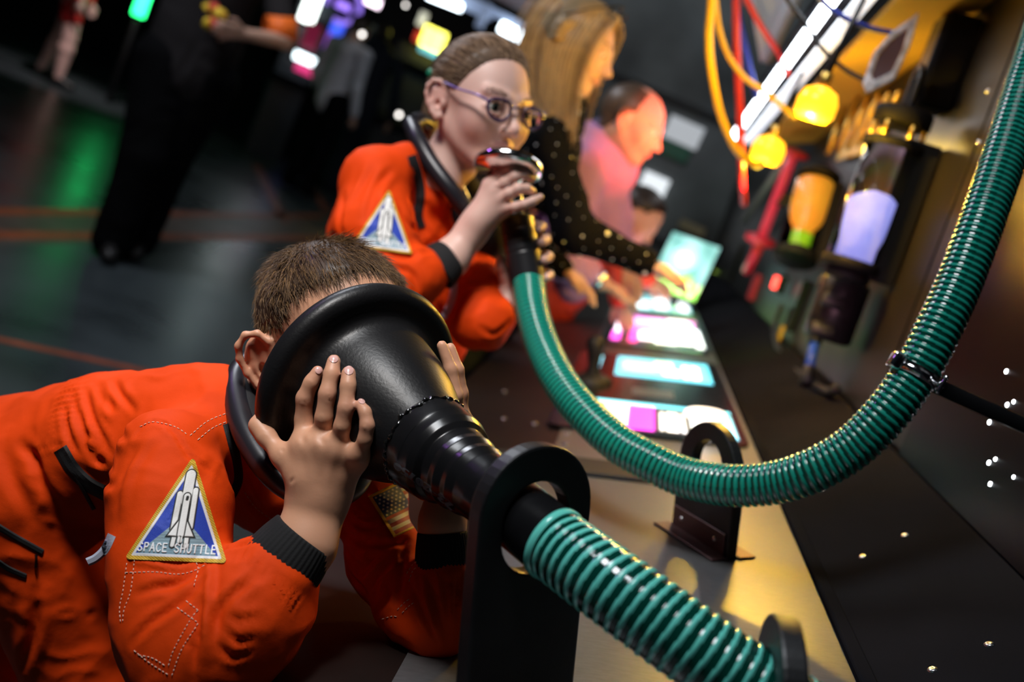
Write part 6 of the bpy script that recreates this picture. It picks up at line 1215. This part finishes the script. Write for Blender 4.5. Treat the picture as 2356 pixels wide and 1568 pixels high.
# sloping hood between the light and the wall
hp0, hp1 = la+side_*0.075+upl*0.02, lb+side_*0.075+upl*0.02; wv = np.array([0.20, 0, -0.02]); w2 = np.array([0.20, 0, 0.10])
M_hood = mat('ochre_hood', (0.70, 0.42, 0.04), 0.55, var=0.12, vscale=4)
V = np.array([hp0, hp1, hp1+w2, hp0+wv*1.0+[0, 0, 0.12]]); nz_ = nrm(np.cross(V[1]-V[0], V[3]-V[0])); V = np.vstack([V, V+nz_*0.012]); F = [(0, 1, 2, 3), (7, 6, 5, 4), (0, 4, 5, 1), (1, 5, 6, 2), (2, 6, 7, 3), (3, 7, 4, 0)]
tag(obj('hood_panel', V, F, M_hood, smooth=False), 'ochre yellow hood panel between the tube light and the wall', 'panel')
# pale truss behind the cables
t = thing('ceiling_truss', 'pale grey triangular truss hanging behind the coloured cables', 'truss', P(1770, 60, 3.3))
M_pale = mat('pale_grey_paint', (0.8, 0.82, 0.86), 0.5)
for a_, b_, r_ in ((P(1728, -60, 3.3), P(1762, 140, 3.4), 0.018), (P(1860, -70, 3.2), P(1762, 140, 3.4), 0.022)): obj('strut', *cyl(a_, b_, r_, 12), M_pale, t)
V = np.array([P(1735, -50, 3.34), P(1852, -60, 3.26), P(1764, 132, 3.40)]); nz_ = cdir(0, 0, 1)*0.01; V = np.vstack([V, V+nz_]); obj('web_plate', V, [(0, 1, 2), (5, 4, 3), (0, 3, 4, 1), (1, 4, 5, 2), (2, 5, 3, 0)], M_pale, t, False)
light('red_stage_light', 'SPOT', P(1760, 420, 2.75), P(1470, 300, 3.0), 36, (1.0, 0.10, 0.09), 0.03, spot=50)
light('green_wash_spot', 'SPOT', wpt(1720, 560, 0.30), P(1700, 700, 3.2), 14, (0.2, 1.0, 0.25), 0.03, spot=40)  # unseen spot added for the green glow on the ledge
light('pink_wash_spot', 'SPOT', wpt(1800, 640, 0.30), P(1790, 850, 2.5), 9, (1.0, 0.45, 0.6), 0.05, spot=60, blend=0.9)  # unseen spot added for the pinkish wash on the ledge
# ------------------------------------------------------------------ far wall
def upright(px, py, D, w_, h_, th=0.03, yaw=None):
    c = P(px, py, D); n = nrm(np.array([-c[0], -c[1], 0.0])) if yaw is None else nrm(np.array(yaw)); ax = np.cross((0, 0, 1), n); return c, ax, np.array([0, 0, 1.0]), n, w_*D/FPX, h_*D/FPX, th
def lit(name, col, es): return mat(name, tuple(min(1, c*0.8+0.05) for c in col), 0.4, emit=col, es=es)
def facing(px, py): return None
def wallpt(px, py, y=7.74):
    r = R@np.array([(px-CX)/FPX, (CY-py)/FPX, -1]); return r*(y/r[1])+np.array([0, 0, HC])
X_, Z_ = np.array([1.0, 0, 0]), np.array([0, 0, 1.0])
q = wallpt(1573, 305); k = dist(q)/FPX; t = thing('exit_sign', 'white and green sign box on the dark wall right of the pink-shirted man', 'sign', q)
obj('white_plate', *box(q, X_, Z_, np.array([0, -1, 0]), 84*k, 52*k, 0.04, 0.004), lit('grey_white_sign', (0.55, 0.58, 0.62), 0.55), t, False); obj('green_plate', *box(q-Z_*46*k-X_*6*k, X_, Z_, np.array([0, -1, 0]), 80*k, 34*k, 0.04, 0.004), mat('sign_green', (0.01, 0.12, 0.08), 0.4), t, False)
q = wallpt(1492, 452); tag(obj('light_board', *box(q, X_, Z_, np.array([0, -1, 0]), 62*k, 105*k, 0.05, 0.004), lit('board_white', (0.85, 0.9, 0.95), 0.9), smooth=False), 'bright white upright board on the far wall behind the child', 'board')
q = wallpt(1592, 524); tag(obj('small_plate', *box(q, X_, Z_, np.array([0, -1, 0]), 62*k, 20*k, 0.03, 0.003), mat('tan_plate', (0.22, 0.17, 0.10), 0.5), smooth=False), 'small tan plate on the far wall above the upright monitor', 'plate')
# ------------------------------------------------------------------ ceiling lights over the hall
def beam(p0, p1, th_px, m, parent, name, dep=0.06):
    k_ = dist(p0)/FPX; ax = nrm(p1-p0); n_ = nrm(np.cross(ax, Z_)); obj(name, *box((p0+p1)/2, ax, n_, np.cross(ax, n_), np.linalg.norm(p1-p0), dep, th_px*k_, 0.004), m, parent, False)
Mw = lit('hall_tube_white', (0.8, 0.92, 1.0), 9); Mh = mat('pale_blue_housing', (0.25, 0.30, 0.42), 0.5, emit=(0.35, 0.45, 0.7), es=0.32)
for i, (a_, b_, th_, ha, hb_, tx) in enumerate((((985, -12), (1062, 18), 15, (880, -75), (1130, 40), 'ceiling strip light at the top edge, left of the pair above the girl'), ((1152, 60), (1236, 104), 22, (1062, -10), (1262, 92), 'ceiling strip light between the girl and the blonde woman'))):
    t = thing('ceiling_light', tx, 'ceiling light', P(*a_, 8), group='hall ceiling strip lights'); beam(P(*a_, 8), P(*b_, 8), th_, Mw, t, 'tube'); beam(P(*ha, 8.1), P(*hb_, 8.1), 16, Mh, t, 'housing')
    for f_ in (0.3, 0.8): q = P(*ha, 8.1)*(1-f_)+P(*hb_, 8.1)*f_; obj('hanger', *cyl(q, np.array([q[0], q[1], 4.4]), 0.01, 8), M_black_metal, t)
q = P(1110, 42, 8.0); tag(obj('ceiling_bracket', *cyl(q-Z_*0.08, q+Z_*0.12, 0.035, 14), Mh), 'short pale bracket between the two ceiling strip lights', 'bracket')
q = P(1190, 5, 7.0); V, F = box(q, nrm(P(1290, 52, 7)-P(1110, -35, 7)), nrm(np.cross(P(1290, 52, 7)-P(1110, -35, 7), Z_)), Z_, 0.55, 0.1, 0.10, 0.01); tag(obj('air_duct', V, F, mat('mauve_duct', (0.35, 0.30, 0.36), 0.5)), 'pale mauve duct at the top edge beside the blonde woman', 'duct')
q = P(1250, 40, 7.0); tag(obj('red_lamp', *ball(q, 0.05, 16), lit('red_orange_lamp', (1.0, 0.10, 0.02), 2.5)), 'glowing red lamp beside the head of the blonde woman', 'lamp')
# ------------------------------------------------------------------ arcade machines far across the hall
M_cab = mat('dark_cabinet', (0.02, 0.02, 0.028), 0.5)
def arcade(label, px, py, D, wd, parts, cabm=M_cab, H=1.85):
    c = P(px, py, D); b_ = np.array([c[0], c[1], 0.0]); n = nrm(np.array([-b_[0], -b_[1], 0.0])); ax = np.cross(Z_, n); t = thing('arcade_machine', label, 'arcade machine', b_)
    side = [(-0.38, 0), (0.30, 0), (0.30, 0.85), (0.46, 0.95), (0.30, 1.05), (0.18, 1.55), (0.34, 1.66), (0.30, H), (-0.38, H)]; V, F = prism(side, b_+n*-0.25, n, Z_, ax, wd, bev=0.01); obj('cabinet', V, F, cabm, t, False)
    for nm, qx, qy, w_, h_, col, es in parts:
        q = P(qx, qy, D-0.32); q = q+n*0.0; obj(nm, *box(q, ax, Z_, n, w_*D/FPX, h_*D/FPX, 0.04, 0.01), lit(nm+'_glow', col, es), t, False)
    return t, ax, n
arcade('arcade machine with crimson sides and a white pink screen', 700, 100, 11.2, 0.40, [('crimson_panel', 716, 84, 34, 56, (0.30, 0.0, 0.05), 0.35), ('screen', 716, 14, 34, 74, (0.9, 1, 0.95), 5), ('marquee', 738, -30, 40, 20, (0.2, 0.9, 1), 4), ('control_panel', 708, 138, 62, 18, (0.8, 0.95, 1), 4.5), ('button_row', 700, 160, 42, 18, (0.9, 0.05, 0.25), 1.0), ('lime_button', 724, 172, 10, 12, (0.5, 0.8, 0.05), 1.2)])
t, ax, n = arcade('blue lit arcade machine with a violet ring light on top', 790, 70, 12.9, 0.60, [('screen', 762, 78, 44, 62, (0.05, 0.12, 0.9), 1.3), ('side_glow', 748, 92, 14, 40, (0.35, 0.08, 0.6), 0.9), ('logo_bar', 790, 14, 34, 16, (0.35, 0.2, 0.9), 1.6)])
q = P(790, 12, 12.4); obj('ring_light', *lathe(q, n, [(0, 0.178), (0, 0.235), (0.03, 0.235), (0.03, 0.178)], 40, closed=True), lit('violet_ring', (0.30, 0.18, 0.85), 1.3), t)
arcade('arcade machine half behind the grey jumper, with a white and pink top', 862, 30, 14.0, 0.6, [('marquee', 858, 4, 34, 18, (1, 0.8, 0.95), 5)])
arcade('arcade machine with a glowing yellow sign behind the head of the girl', 990, 110, 11.8, 0.7, [('yellow_sign', 997, 90, 52, 44, (1.0, 0.95, 0.12), 5), ('teal_strip', 990, 121, 52, 12, (0.15, 0.6, 0.65), 1.6), ('red_side', 962, 84, 18, 24, (0.6, 0.04, 0.02), 0.8), ('white_top', 972, 44, 18, 30, (0.6, 0.6, 0.5), 1.2)])
M_dot = lit('small_white_glow', (0.9, 0.85, 0.8), 6)  # glowing balls for small bright points; cords added to hang them
for i, (px, py, tx) in enumerate(((833, 79, 'beside the neck of the grey jumper'), (933, 12, 'near the top edge above the navy figure'), (918, 264, 'left of the neck of the girl'))):
    q = P(px, py, 9.2); t = thing('bright_point', 'tiny white point of light '+tx, 'light', q, 'small white points of light in the hall'); obj('bulb', *ball(q, (0.020, 0.014, 0.020)[i], 12), M_dot, t); obj('cord', *cyl(q+Z_*0.018, np.array([q[0], q[1], 4.398]), 0.004, 8), M_black_metal, t)
q = P(327, 8, 10.0); t = thing('green_lamp', 'green glowing lamp at the top edge left, mirrored in the floor', 'lamp', np.array([q[0], q[1], 0]))
obj('glow_panel', *cyl(q-Z_*0.13, q+Z_*0.25, 0.06, 20), lit('green_glow', (0.02, 1.0, 0.22), 7), t); obj('post', *cyl(np.array([q[0], q[1], 0.0]), q-Z_*0.17, 0.03, 12), M_black_metal, t)
bpy.context.view_layer.update()
